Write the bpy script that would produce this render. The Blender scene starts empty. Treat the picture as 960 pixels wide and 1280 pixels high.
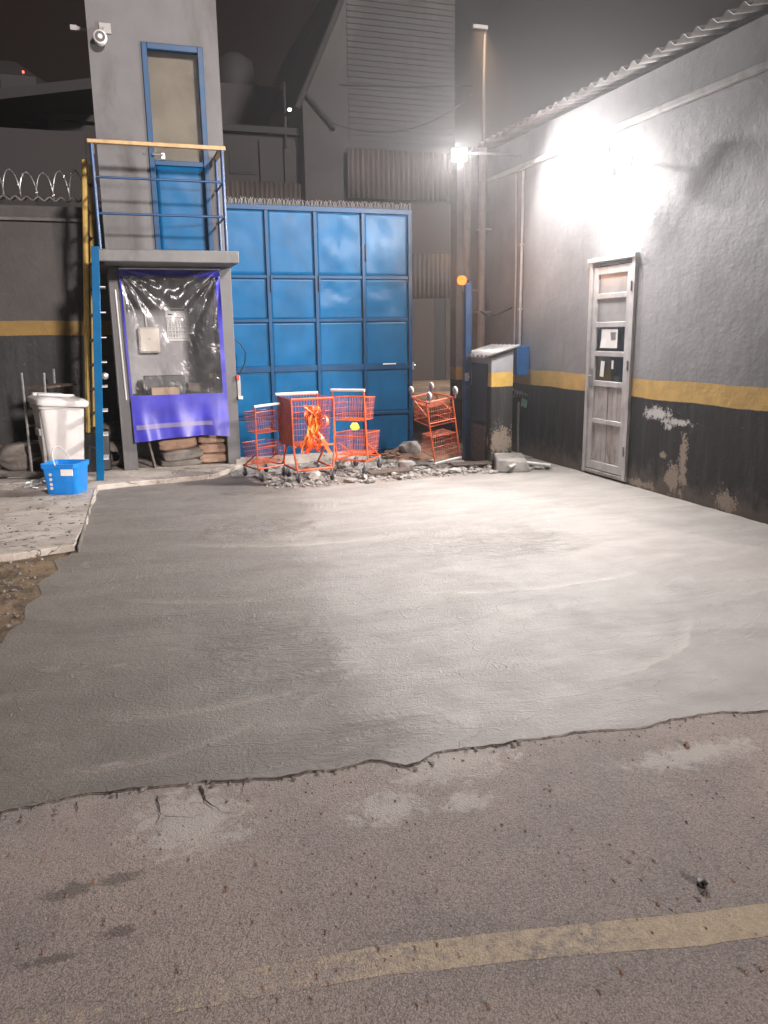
import bpy, bmesh, math, random
from mathutils import Vector, Matrix, noise as mn
R = math.radians
rnd = random.Random(7)
scene = bpy.context.scene
COL = scene.collection

# ------------------------------------------------------------------ camera model (metres; right-hand wall runs along +Y)
EYE, PITCH, ROLL, YAW, FPX = 1.6, 12.5, -0.8, 18.25, 1000.0
def cam_axes():
    y, p, r = R(YAW), R(PITCH), R(ROLL)
    fw = Vector((math.sin(y)*math.cos(p), math.cos(y)*math.cos(p), -math.sin(p)))
    rt = Vector((math.cos(y), -math.sin(y), 0)); up = rt.cross(fw)
    return fw, rt*math.cos(r)+up*math.sin(r), -rt*math.sin(r)+up*math.cos(r)
FW, RT, UP = cam_axes()
def ray(x, y): return FW + RT*((x-480)/FPX) - UP*((y-640)/FPX)
def on_z(x, y, z=0.0):
    d = ray(x, y); return Vector((0,0,EYE)) + d*((z-EYE)/d.z)
def on_y(x, y, Y):
    d = ray(x, y); return Vector((0,0,EYE)) + d*(Y/d.y)
def on_x(x, y, X):
    d = ray(x, y); return Vector((0,0,EYE)) + d*(X/d.x)

# ------------------------------------------------------------------ mesh builder
class MB:
    def __init__(s): s.v = []; s.f = []
    def add(s, vs, fs):
        n = len(s.v); s.v += [Vector(p) for p in vs]; s.f += [tuple(i+n for i in f) for f in fs]; return s
    def box(s, lo, hi, M=None):
        (a,b,c),(d,e,f) = lo, hi
        vs = [Vector(p) for p in ((a,b,c),(d,b,c),(d,e,c),(a,e,c),(a,b,f),(d,b,f),(d,e,f),(a,e,f))]
        if M: vs = [M @ p for p in vs]
        return s.add(vs, [(0,3,2,1),(4,5,6,7),(0,1,5,4),(1,2,6,5),(2,3,7,6),(3,0,4,7)])
    def cbox(s, c, d, rz=0, rx=0, ry=0):
        M = Matrix.Translation(c) @ Matrix.Rotation(rz,4,'Z') @ Matrix.Rotation(ry,4,'Y') @ Matrix.Rotation(rx,4,'X')
        h = Vector(d)/2
        return s.box(-h, h, M)
    def tube(s, pts, r, n=8, closed=False, cap=True):
        pts = [Vector(p) for p in pts]; m = len(pts); rings = []
        prev = None
        for i, p in enumerate(pts):
            if closed: t = pts[(i+1)%m]-pts[i-1]
            else: t = pts[min(i+1,m-1)]-pts[max(i-1,0)]
            t.normalize()
            if prev is None:
                a = Vector((0,0,1)) if abs(t.z) < .9 else Vector((1,0,0))
                u = t.cross(a).normalized()
            else:
                u = (prev - t*prev.dot(t)).normalized()
            prev = u; w = t.cross(u)
            rr = r[i] if isinstance(r, (list, tuple)) else r
            rings.append([p+(u*math.cos(2*math.pi*k/n)+w*math.sin(2*math.pi*k/n))*rr for k in range(n)])
        vs = [q for g in rings for q in g]; fs = []
        for i in range(m if closed else m-1):
            j = (i+1)%m
            for k in range(n): fs.append((i*n+k, i*n+(k+1)%n, j*n+(k+1)%n, j*n+k))
        if cap and not closed:
            fs.append(tuple(range(n-1,-1,-1))); fs.append(tuple((m-1)*n+k for k in range(n)))
        return s.add(vs, fs)
    def lathe(s, c, prof, n=24, axis='Z', M=None):
        vs = []; fs = []
        for (r, z) in prof:
            for k in range(n):
                a = 2*math.pi*k/n
                p = Vector((r*math.cos(a), r*math.sin(a), z))
                if axis == 'Y': p = Vector((p.x, p.z, p.y))
                if axis == 'X': p = Vector((p.z, p.x, p.y))
                vs.append((M @ p if M else p)+Vector(c))
        for i in range(len(prof)-1):
            for k in range(n): fs.append((i*n+k, i*n+(k+1)%n, (i+1)*n+(k+1)%n, (i+1)*n+k))
        fs.append(tuple(range(n-1,-1,-1))); fs.append(tuple((len(prof)-1)*n+k for k in range(n)))
        return s.add(vs, fs)
    def grid(s, fn, nu, nv):
        vs = [fn(i/nu, j/nv) for j in range(nv+1) for i in range(nu+1)]
        fs = [(j*(nu+1)+i, j*(nu+1)+i+1, (j+1)*(nu+1)+i+1, (j+1)*(nu+1)+i) for j in range(nv) for i in range(nu)]
        return s.add(vs, fs)
    def rock(s, c, d, seed, rough=.28, sub=1):
        bm = bmesh.new(); bmesh.ops.create_icosphere(bm, subdivisions=sub, radius=1)
        o = Vector((seed*1.7, seed*.9, seed*2.3)); rz = Matrix.Rotation(seed*1.3, 3, 'Z')
        for v in bm.verts:
            k = 1+rough*2*mn.noise(v.co*1.3+o)
            q = v.co*k; v.co = Vector(c)+rz@Vector((q.x*d[0], q.y*d[1], q.z*d[2]))
        bm.verts.index_update()
        s.add([v.co for v in bm.verts], [tuple(v.index for v in f.verts) for f in bm.faces]); bm.free(); return s
    def build(s, name, mat, parent=None, smooth=None, bevel=0, seg=2, thick=0):
        me = bpy.data.meshes.new(name)
        off = Vector(parent.get('_o', (0,0,0))) if parent else Vector((0,0,0))
        if parent and parent.parent: pass
        me.from_pydata([p-off for p in s.v], [], s.f); me.update()
        bm = bmesh.new(); bm.from_mesh(me)
        bmesh.ops.recalc_face_normals(bm, faces=bm.faces); bm.to_mesh(me); bm.free()
        if mat: me.materials.append(mat)
        o = bpy.data.objects.new(name, me); COL.objects.link(o)
        if parent: o.parent = parent
        if thick:
            m = o.modifiers.new('thickness', 'SOLIDIFY'); m.thickness = thick; m.offset = 0
        if bevel:
            m = o.modifiers.new('bevel', 'BEVEL'); m.width = bevel; m.segments = seg; m.limit_method = 'ANGLE'
            me.shade_smooth(); me.set_sharp_from_angle(angle=R(60))
        elif smooth is not None:
            me.shade_smooth(); me.set_sharp_from_angle(angle=R(smooth))
        if parent is not None: o['_o'] = list(off)
        return o

def tag(o, label, cat, group=None):
    o['label'] = label; o['category'] = cat
    if group: o['group'] = group
    return o
def thing(name, label, cat, loc=(0,0,0), group=None):
    o = bpy.data.objects.new(name, None); COL.objects.link(o); o.location = loc
    o['_o'] = list(loc); o.empty_display_size = .1
    return tag(o, label, cat, group)
def struct(o, kind='structure'):
    o['kind'] = kind; return o
def copy_tree(o, parent=None):
    c = o.copy(); COL.objects.link(c)
    if parent: c.parent = parent
    for ch in o.children: copy_tree(ch, c)
    return c

# ------------------------------------------------------------------ materials
class NT:
    def __init__(s, name):
        s.m = bpy.data.materials.new(name); s.m.use_nodes = True; s.t = s.m.node_tree; s.t.nodes.clear()
        s.out = s.n('ShaderNodeOutputMaterial')
    def n(s, kind, **kw):
        x = s.t.nodes.new(kind)
        for k, v in kw.items(): setattr(x, k, v)
        return x
    def put(s, sock, val):
        if hasattr(val, 'is_linked') or isinstance(val, bpy.types.NodeSocket): s.t.links.new(val, sock)
        elif val is not None:
            if isinstance(val, (tuple, list)) and len(val) == 3 and sock.type == 'RGBA': val = (*val, 1)
            sock.default_value = val
    def pos(s): return s.n('ShaderNodeNewGeometry').outputs['Position']
    def obj(s): return s.n('ShaderNodeTexCoord').outputs['Object']
    def math(s, op, a, b=None, c=None, clamp=False):
        x = s.n('ShaderNodeMath', operation=op, use_clamp=clamp); s.put(x.inputs[0], a)
        if b is not None: s.put(x.inputs[1], b)
        if c is not None: s.put(x.inputs[2], c)
        return x.outputs[0]
    def vmath(s, op, a, b=None):
        x = s.n('ShaderNodeVectorMath', operation=op); s.put(x.inputs[0], a)
        if b is not None: s.put(x.inputs[1], b)
        return x.outputs['Value'] if op in ('LENGTH','DISTANCE','DOT_PRODUCT') else x.outputs[0]
    def noise(s, vec, scale, detail=4, rough=.55, dist=0):
        x = s.n('ShaderNodeTexNoise'); s.put(x.inputs['Vector'], vec)
        x.inputs['Scale'].default_value = scale; x.inputs['Detail'].default_value = detail
        x.inputs['Roughness'].default_value = rough; x.inputs['Distortion'].default_value = dist
        return x.outputs[0]
    def vor(s, vec, scale, feature='F1', out='Distance'):
        x = s.n('ShaderNodeTexVoronoi', feature=feature); s.put(x.inputs['Vector'], vec); x.inputs['Scale'].default_value = scale
        return x.outputs[out]
    def ramp(s, v, a, b, lo=0., hi=1., smooth=True):
        x = s.n('ShaderNodeMapRange', interpolation_type='SMOOTHSTEP' if smooth else 'LINEAR', clamp=True)
        s.put(x.inputs[0], v); x.inputs[1].default_value = a; x.inputs[2].default_value = b
        x.inputs[3].default_value = lo; x.inputs[4].default_value = hi
        return x.outputs[0]
    def mix(s, f, a, b, mode='MIX'):
        x = s.n('ShaderNodeMix', data_type='RGBA', blend_type=mode)
        s.put(x.inputs[0], f); s.put(x.inputs[6], a); s.put(x.inputs[7], b)
        return x.outputs[2]
    def sep(s, v):
        x = s.n('ShaderNodeSeparateXYZ'); s.put(x.inputs[0], v); return x.outputs
    def scl(s, v, k): return s.vmath('MULTIPLY', v, k)
    def spots(s, vec, lst, nz, amp=.8, soft=.25):
        """blotches with ragged rims: lst of (centre, radii)"""
        acc = None
        for c, r in lst:
            d = s.vmath('SUBTRACT', vec, tuple(c)); d = s.vmath('MULTIPLY', d, tuple(1/x for x in r))
            L = s.vmath('LENGTH', d); L = s.math('ADD', L, s.math('MULTIPLY', s.math('SUBTRACT', nz, .5), amp*2))
            m = s.ramp(L, 1+soft, 1-soft, 0, 1)
            acc = m if acc is None else s.math('MAXIMUM', acc, m)
        return acc
    def bump(s, h, strength=.5, dist=.01, normal=None):
        x = s.n('ShaderNodeBump'); x.inputs['Strength'].default_value = strength; x.inputs['Distance'].default_value = dist
        s.put(x.inputs['Height'], h)
        if normal is not None: s.put(x.inputs['Normal'], normal)
        return x.outputs[0]
    def bsdf(s, col, rough=.6, metal=0, normal=None, spec=.5, **kw):
        b = s.n('ShaderNodeBsdfPrincipled'); s.put(b.inputs['Base Color'], col); s.put(b.inputs['Roughness'], rough)
        s.put(b.inputs['Metallic'], metal); s.put(b.inputs['Specular IOR Level'], spec)
        if normal is not None: s.put(b.inputs['Normal'], normal)
        for k, v in kw.items(): s.put(b.inputs[k], v)
        return b.outputs[0]
    def done(s, sh): s.t.links.new(sh, s.out.inputs[0]); return s.m

def paint(name, col, rough=.5, metal=0, var=.18, scale=9, bump=.15, bdist=.004, dirt=None, dirt_amt=.35, spec=.5, fine=90):
    t = NT(name); p = t.obj()
    n1 = t.noise(p, scale, 5, .6); n2 = t.noise(p, fine, 3)
    c = t.mix(t.ramp(n1, .3, .72), tuple(x*(1-var) for x in col), tuple(min(1, x*(1+var)) for x in col))
    if dirt:
        d = t.noise(t.scl(p, (1,1,.35)), scale*.7, 7, .7, .6)
        c = t.mix(t.math('MULTIPLY', t.ramp(d, .5, .72), dirt_amt*2, clamp=True), c, dirt)
    h = t.math('ADD', t.math('MULTIPLY', n1, .7), t.math('MULTIPLY', n2, .3))
    r = t.math('ADD', rough-.08, t.math('MULTIPLY', n1, .18))
    return t.done(t.bsdf(c, r, metal, t.bump(h, bump, bdist), spec))

M = {}
M['blue'] = paint('blue_gloss_paint', (.0003,.082,.205), .30, 0, .12, 3, .06, .003, (.003,.05,.12), .35, spec=.12)
M['blue_dark'] = paint('blue_frame_paint', (.0004,.042,.115), .36, 0, .15, 6, .1, .003, (.004,.02,.05), .25, spec=.18)
M['rail_blue'] = paint('blue_rail_paint', (.012,.05,.14), .35, 0, .2, 8, .1, .002, (.05,.05,.06), .2)
M['yellow_pole'] = paint('yellow_pole_paint', (.55,.37,.10), .5, 0, .15, 6, .1, .002, (.12,.08,.04), .3)
M['wood_rail'] = paint('tan_rail_paint', (.42,.27,.12), .55, 0, .2, 14, .2, .002)
M['tower'] = paint('grey_tower_paint', (.112,.111,.113), .62, 0, .13, 2.2, .35, .006, (.06,.057,.053), .45, fine=45)
M['plat'] = paint('grey_platform_paint', (.135,.133,.13), .65, 0, .15, 5, .4, .006, (.06,.06,.055), .35)
M['inner'] = paint('grey_inner_wall', (.36,.36,.36), .7, 0, .1, 2, .2, .004, (.1,.1,.1), .3)
M['orange'] = paint('orange_cart_paint', (.66,.115,.035), .38, 0, .2, 12, .1, .002, (.16,.05,.03), .35)
M['orange_dull'] = paint('orange_plastic', (.55,.12,.035), .5, 0, .18, 10, .1, .002, (.25,.09,.05), .3)
M['handle_w'] = paint('pale_grip', (.62,.6,.58), .45, 0, .1, 12, .1, .002)
M['rubber'] = paint('dark_rubber', (.03,.03,.03), .7, 0, .3, 20, .2, .002)
M['wheel_grey'] = paint('grey_wheel', (.35,.35,.35), .5, 0, .2, 20, .2, .002)
M['tape'] = paint('orange_tape', (.72,.10,.012), .4, 0, .2, 15, .1, .002)
M['tape2'] = paint('yellow_orange_tape', (.85,.27,.03), .4, 0, .2, 15, .1, .002)
M['yellow_toy'] = paint('yellow_plastic', (.8,.62,.05), .45)
M['white_pl'] = paint('white_plastic', (.52,.505,.49), .42, 0, .06, 5, .1, .003, (.35,.32,.29), .2)
M['white_lid'] = paint('white_lid_plastic', (.58,.565,.55), .4, 0, .05, 5, .1, .003)
M['cream'] = paint('cream_plastic', (.62,.57,.48), .45, 0, .06, 6, .05, .002)
M['grey_pl'] = paint('grey_plastic', (.28,.27,.26), .5, 0, .1, 8)
M['bucket'] = paint('bright_blue_plastic', (.008,.20,.62), .4, 0, .12, 9, .1, .002)
M['paper'] = paint('white_paper', (.75,.74,.72), .7, 0, .05, 10)
M['ink'] = paint('grey_ink', (.06,.06,.07), .8)
M['rust'] = paint('rusty_steel', (.11,.085,.07), .7, .3, .35, 25, .4, .003, (.10,.045,.025), .5)
M['galv'] = paint('galvanised_wire', (.5,.5,.5), .4, .7, .2, 30)
M['pipe'] = paint('grey_pipe', (.36,.35,.345), .55, 0, .1, 5, .2, .003, (.15,.14,.13), .3)
M['conduit'] = paint('white_conduit', (.6,.59,.58), .5, 0, .1, 7)
M['alu'] = paint('dull_aluminium', (.52,.51,.505), .45, .25, .12, 7, .15, .002, (.26,.22,.19), .3)
M['alu_dirty'] = paint('soiled_aluminium', (.42,.39,.375), .5, .2, .16, 7, .2, .003, (.22,.17,.14), .45)
M['dark'] = paint('dark_void', (.012,.012,.013), .8)
M['steel'] = paint('steel', (.4,.4,.42), .35, .8, .1, 10)
M['black_pl'] = paint('black_plastic', (.02,.02,.022), .45)
M['sack'] = paint('brown_paper_sack', (.27,.17,.115), .75, 0, .2, 10, .5, .008, (.13,.09,.07), .4)
M['sack_grey'] = paint('grey_woven_sack', (.13,.115,.10), .8, 0, .25, 9, .8, .012, (.06,.05,.045), .45)
M['tarp'] = paint('dusty_tarpaulin', (.11,.10,.09), .65, 0, .3, 7, .8, .015, (.05,.045,.04), .4)
M['card'] = paint('cardboard', (.32,.23,.15), .8, 0, .15, 8)
M['board'] = paint('dusty_board', (.30,.275,.25), .8, 0, .25, 8, .3, .004, (.12,.10,.085), .4)
M['chunk'] = paint('broken_concrete', (.30,.28,.26), .85, 0, .4, 5, .8, .012, (.14,.105,.08), .5)
M['crumb'] = paint('mortar_crumb', (.17,.15,.135), .85, 0, .4, 60, .5, .003)
M['brick'] = paint('brown_rubble', (.22,.13,.085), .9, 0, .35, 12, .7, .012, (.10,.07,.05), .4)
M['stone'] = paint('black_stone', (.014,.013,.012), .5, 0, .4, 40, .6, .004)
M['corr'] = paint('corrugated_sheet', (.30,.29,.285), .5, .2, .18, 4, .1, .003, (.16,.14,.13), .4)
M['corr_far'] = paint('pale_corrugated_sheet', (.05,.041,.036), .6, 0, .15, .8, .1, .01, (.10,.08,.07), .4)
M['ware'] = paint('dark_warehouse_cladding', (.014,.0125,.012), .7, 0, .15, .5, .1, .01, (.05,.045,.043), .4)
M['ware2'] = paint('brown_warehouse_render', (.032,.022,.018), .8, 0, .2, .6, .2, .01, (.05,.04,.035), .4)
M['house'] = paint('dark_house_render', (.02,.018,.018), .8, 0, .2, .4)
M['house2'] = paint('grey_house_render', (.018,.0165,.0165), .8, 0, .2, .4)
M['rooftile'] = paint('dark_roof', (.012,.011,.011), .8, 0, .2, 2)
M['green'] = paint('pale_green_tag', (.25,.5,.36), .5)
M['red'] = paint('red_plastic', (.55,.03,.03), .45)
M['vinyl'] = paint('blue_vinyl', (.03,.027,.33), .38, 0, .2, 4, .25, .006, (.09,.075,.30), .3)
M['vinyl_grey'] = paint('grey_vinyl_stripe', (.15,.13,.27), .45, 0, .15, 8)
M['meter'] = None

def emit(name, col, strength):
    t = NT(name); e = t.n('ShaderNodeEmission'); e.inputs[0].default_value = (*col, 1); e.inputs[1].default_value = strength
    return t.done(e.outputs[0])
M['lamp_white'] = emit('lit_white_lens', (1,.98,.95), 70)
M['lamp_two'] = emit('lit_small_lens', (1,.97,.88), 60)
M['lamp_orange'] = emit('lit_orange_lens', (1,.15,.015), 2.6)
M['spark_white'] = emit('tiny_white_lamp', (1,.95,.85), 6)
M['spark_red'] = emit('tiny_red_lamp', (1,.1,.05), 4)

def clear_sheet():
    t = NT('clear_pvc'); p = t.obj()
    h = t.noise(t.scl(p, (1,1,.5)), 9, 4, .6, 1.2); nrm = t.bump(h, .5, .02)
    tr = t.n('ShaderNodeBsdfTransparent'); tr.inputs[0].default_value = (.97,.97,.98,1)
    g = t.n('ShaderNodeBsdfGlossy'); g.inputs['Roughness'].default_value = .19; t.put(g.inputs['Normal'], nrm)
    d = t.n('ShaderNodeBsdfDiffuse'); d.inputs[0].default_value = (.6,.6,.62,1)
    lw = t.n('ShaderNodeFresnel'); lw.inputs[0].default_value = 1.5; t.put(lw.inputs['Normal'], nrm)
    a = t.n('ShaderNodeMixShader'); t.put(a.inputs[0], t.math('ADD', t.math('MULTIPLY', lw.outputs[0], 1.0), .01, clamp=True))
    t.t.links.new(tr.outputs[0], a.inputs[1]); t.t.links.new(g.outputs[0], a.inputs[2])
    b = t.n('ShaderNodeMixShader'); t.put(b.inputs[0], t.ramp(t.noise(p, 3, 5, .65), .4, .8, .02, .11))
    t.t.links.new(a.outputs[0], b.inputs[1]); t.t.links.new(d.outputs[0], b.inputs[2])
    return t.done(b.outputs[0])
M['clear'] = clear_sheet()
def glass(name, tint=.85, rough=.05, k=1.4):
    t = NT(name); tr = t.n('ShaderNodeBsdfTransparent'); tr.inputs[0].default_value = (tint,tint,tint,1)
    g = t.n('ShaderNodeBsdfGlossy'); g.inputs['Roughness'].default_value = rough
    fr = t.n('ShaderNodeFresnel'); a = t.n('ShaderNodeMixShader'); t.put(a.inputs[0], t.math('MULTIPLY', fr.outputs[0], k, clamp=True))
    t.t.links.new(tr.outputs[0], a.inputs[1]); t.t.links.new(g.outputs[0], a.inputs[2]); return t.done(a.outputs[0])
M['glass'] = glass('window_glass')
M['blind'] = paint('beige_blind', (.43,.39,.30), .8, 0, .2, 2.2, .2, .004)
M['frosted'] = paint('frosted_glass', (.30,.295,.29), .3, 0, .12, 3, .1, .003, (.2,.19,.18), .3)

# fresh concrete -----------------------------------------------------------
def mat_slab():
    t = NT('fresh_concrete'); p = t.pos(); X, Y, Z = t.sep(p)
    big = t.noise(p, .9, 5, .6); mid = t.noise(p, 4, 5, .6); fine = t.noise(p, 70, 4, .6); grit = t.noise(p, 260, 2)
    streak = t.noise(t.scl(p, (.7,2.0,1)), 1.7, 4, .55, .7)
    # two pours: the wetter browner one lies to the left of a ragged seam
    seam = t.math('ADD', t.math('ADD', X, t.math('MULTIPLY', t.math('SUBTRACT', mid, .5), .5)), t.math('MULTIPLY', t.math('SUBTRACT', big, .5), 1.1))
    seam = t.math('SUBTRACT', seam, t.math('MULTIPLY', t.math('SUBTRACT', Y, 2.6), .16))
    dry = t.ramp(seam, .62, .98)
    soft = t.ramp(t.math('ADD', seam, t.math('MULTIPLY', streak, .5)), .1, 1.8)
    c = t.mix(t.math('ADD', t.math('MULTIPLY', dry, .55), t.math('MULTIPLY', soft, .45)), (.19,.172,.150), (.325,.302,.285))
    c = t.mix(t.ramp(streak, .35, .7), c, t.mix(1., c, (.80,.79,.78), 'MULTIPLY'))
    c = t.mix(t.ramp(big, .45, .75, 0, .5), c, t.mix(1., c, (1.22,1.2,1.17), 'MULTIPLY'))
    c = t.mix(t.ramp(fine, .6, .8, 0, .35), c, (.12,.105,.09))
    # dried pale smears
    c = t.mix(t.math('MULTIPLY', t.ramp(t.noise(t.scl(p,(1,2.4,1)), 1.6, 7, .7, 1.5), .60, .74), .30), c, (.5,.485,.47))
    # float swirls: rings about scattered points, in patches only
    wob = t.math('MULTIPLY', t.noise(p, 3.0, 3), .12)
    vd = t.math('ADD', t.vor(p, 1.15), wob)
    rings = t.math('SINE', t.math('MULTIPLY', vd, 190))
    rings2 = t.math('SINE', t.math('MULTIPLY', t.math('ADD', t.vor(t.vmath('ADD', p, (7.3,2.1,0)), .62), wob), 110))
    m1 = t.ramp(t.noise(p, 1.5, 3), .53, .66); m2 = t.ramp(t.noise(t.vmath('ADD', p, (4,9,0)), 1.1, 3), .54, .7)
    swirl = t.math('ADD', t.math('MULTIPLY', rings, t.math('MULTIPLY', m1, .0)), t.math('MULTIPLY', rings2, t.math('MULTIPLY', m2, .0)))
    spot = t.spots(p, [((2.75,5.5,.01),(.65,.45,1)), ((.75,3.9,.01),(.3,.5,1)), ((.8,2.85,.01),(.35,.2,1)), ((1.1,6.6,.01),(.5,.3,1))], mid, .8, .5)
    rag = t.math('MULTIPLY', spot, t.math('MULTIPLY', t.noise(t.scl(p,(.6,1.4,1)), 7, 7, .72, 1.8), 1.5))
    h = t.math('ADD', t.math('ADD', t.math('MULTIPLY', streak, .55), t.math('MULTIPLY', mid, .5)), swirl)
    h = t.math('ADD', h, t.math('ADD', t.math('MULTIPLY', fine, .27), t.math('ADD', t.math('MULTIPLY', grit, .16), rag)))
    # ridges left by the edge of the float
    rid = t.math('ABSOLUTE', t.math('SUBTRACT', t.noise(t.scl(p,(.5,1.5,1)), 1.5, 3, .5, 1.8), .5))
    h = t.math('ADD', h, t.ramp(rid, .006, 0, 0, .12))
    px, py, pz = t.sep(p)
    def comb(a, b):
        x = t.n('ShaderNodeCombineXYZ'); t.put(x.inputs[0], a); t.put(x.inputs[1], b); return x.outputs[0]
    va = comb(t.math('ADD', t.math('MULTIPLY', px, 1.6), t.math('MULTIPLY', py, .5)), t.math('SUBTRACT', t.math('MULTIPLY', py, 7), t.math('MULTIPLY', px, 1.4)))
    na = t.noise(va, 1., 4, .6, 1.1); la = t.ramp(t.math('ABSOLUTE', t.math('SUBTRACT', na, .5)), .03, 0)
    vb = comb(t.math('ADD', t.math('MULTIPLY', px, 15), t.math('MULTIPLY', py, 3)), t.math('MULTIPLY', py, 3.5))
    nb = t.noise(vb, 1., 3, .6, 1.6); lb_ = t.ramp(t.math('ABSOLUTE', t.math('SUBTRACT', nb, .5)), .035, 0)
    ma = t.ramp(t.noise(p, 1.7, 4), .52, .66); mb_ = t.ramp(t.noise(t.vmath('ADD', p, (3,8,0)), 2.2, 4, .65), .61, .71)
    strokes = t.math('ADD', t.math('MULTIPLY', t.math('MULTIPLY', la, ma), .11), t.math('MULTIPLY', t.math('MULTIPLY', lb_, mb_), .13))
    h = t.math('ADD', h, t.math('ADD', strokes, t.math('MULTIPLY', na, .12)))
    c = t.mix(t.math('MULTIPLY', t.ramp(strokes, .03, .14), .22), c, (.50,.48,.46))
    c = t.mix(t.math('MULTIPLY', t.ramp(na, .62, .75), .28), c, (.16,.14,.125))
    # strokes of the hand float: fans of fine arcs, and long pale sweeps
    def fan(cx, cy, mx, my, rx, ry, fr):
        d = t.vmath('LENGTH', t.vmath('SUBTRACT', t.vmath('MULTIPLY', p, (1,1,0)), (cx,cy,0))); d = t.math('ADD', d, t.math('MULTIPLY', mid, .05))
        g = t.math('POWER', t.math('ABSOLUTE', t.math('SINE', t.math('MULTIPLY', d, fr))), 6)
        return t.math('MULTIPLY', g, t.spots(p, [((mx,my,.015),(rx,ry,1))], mid, .9, .45))
    fans = None
    for a in ((.55,3.55,.83,3.62,.10,.20,75),(1.2,3.1,.92,3.0,.10,.10,95),(.6,2.5,.72,2.86,.16,.09,120),(2.2,5.0,2.95,5.4,.30,.25,70),(1.6,6.2,2.2,5.9,.4,.25,60),(.2,5.2,.62,5.5,.15,.2,80),(1.0,7.6,1.75,7.3,.3,.25,50),(.2,4.2,.35,4.62,.12,.10,110),(3.2,4.2,3.4,4.6,.25,.2,85),(2.1,3.0,1.75,3.35,.22,.12,90)):
        f = fan(*a); fans = f if fans is None else t.math('MAXIMUM', fans, f)
    h = t.math('ADD', h, t.math('MULTIPLY', t.math('MULTIPLY', fans, t.ramp(t.noise(p, 13, 3), .38, .6)), .075))
    sw = None
    for (cx,cy,R0,wd,mx,my,rx,ry) in ((.25,4.6,1.30,.06,.25,3.3,.5,.3),(.9,6.3,1.6,.05,.3,4.85,.7,.3),(1.6,8.0,2.1,.07,1.0,6.0,.9,.4),(2.6,6.2,1.9,.05,2.4,4.3,.7,.3),(-.1,3.9,.95,.04,.1,3.0,.4,.25),(2.0,4.2,1.2,.05,2.6,3.2,.6,.4)):
        d = t.vmath('LENGTH', t.vmath('SUBTRACT', t.vmath('MULTIPLY', p, (1,1,0)), (cx,cy,0))); d = t.math('ADD', t.math('SUBTRACT', d, R0), t.math('MULTIPLY', t.math('SUBTRACT', mid, .5), .12))
        b_ = t.math('MULTIPLY', t.math('MULTIPLY', t.ramp(d, -wd*1.8, 0), t.ramp(d, wd*.35, 0)), t.spots(p, [((mx,my,.015),(rx,ry,1))], mid, .6, .5))
        sw = b_ if sw is None else t.math('MAXIMUM', sw, b_)
    c = t.mix(t.math('MULTIPLY', sw, .38), c, t.mix(1., c, (1.75,1.72,1.68), 'MULTIPLY'))
    h = t.math('ADD', h, t.math('MULTIPLY', sw, .06))
    h = t.math('ADD', h, t.math('MULTIPLY', dry, .10))
    pits = t.ramp(t.vor(p, 9), .05, .02); c = t.mix(t.math('MULTIPLY', pits, t.ramp(t.noise(p, 1.2, 2), .52, .6)), c, (.05,.045,.04)); h = t.math('SUBTRACT', h, t.math('MULTIPLY', pits, .1))
    r = t.math('SUBTRACT', t.math('ADD', .44, t.math('MULTIPLY', t.ramp(mid, .3, .7), .2)), t.math('MULTIPLY', spot, .04))
    return t.done(t.bsdf(c, r, 0, t.bump(h, .9, .022), .42))
M['slab'] = mat_slab()

def asphalt_nodes(t, p):
    big = t.noise(p, .8, 5, .6); mid = t.noise(p, 5, 6, .65); nd = t.n('ShaderNodeTexNoise'); t.put(nd.inputs['Vector'], p); nd.inputs['Scale'].default_value = 60; pw = t.vmath('ADD', p, t.scl(t.vmath('SUBTRACT', nd.outputs['Color'], (.5,.5,.5)), (.012,.012,.012))); v = t.vor(pw, 185); vc = t.vor(pw, 185, out='Color'); v2 = t.vor(pw, 75); fine = t.noise(p, 330, 3)
    c = t.mix(t.ramp(big, .35, .68), (.235,.20,.186), (.365,.292,.255))
    c = t.mix(t.ramp(mid, .38, .7, 0, .55), c, (.33,.262,.232)); c = t.mix(t.ramp(t.noise(p, 1.9, 5, .6, .4), .5, .66, 0, .45), c, (.165,.145,.14))
    cell = t.sep(vc)[0]
    c = t.mix(t.ramp(cell, .5, 1., 0, .55), c, (.38,.335,.315))
    c = t.mix(t.ramp(cell, .28, 0, 0, .5), c, (.10,.083,.076))
    c = t.mix(t.ramp(v, .42, .75, 0, .4), c, (.07,.058,.054))
    h = t.math('ADD', t.math('MULTIPLY', t.math('SUBTRACT', 1, v), .6), t.math('ADD', t.math('MULTIPLY', t.math('SUBTRACT', 1, v2), .45), t.math('ADD', t.math('MULTIPLY', fine, .2), t.math('MULTIPLY', mid, .8))))
    return c, h, big, mid
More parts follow.
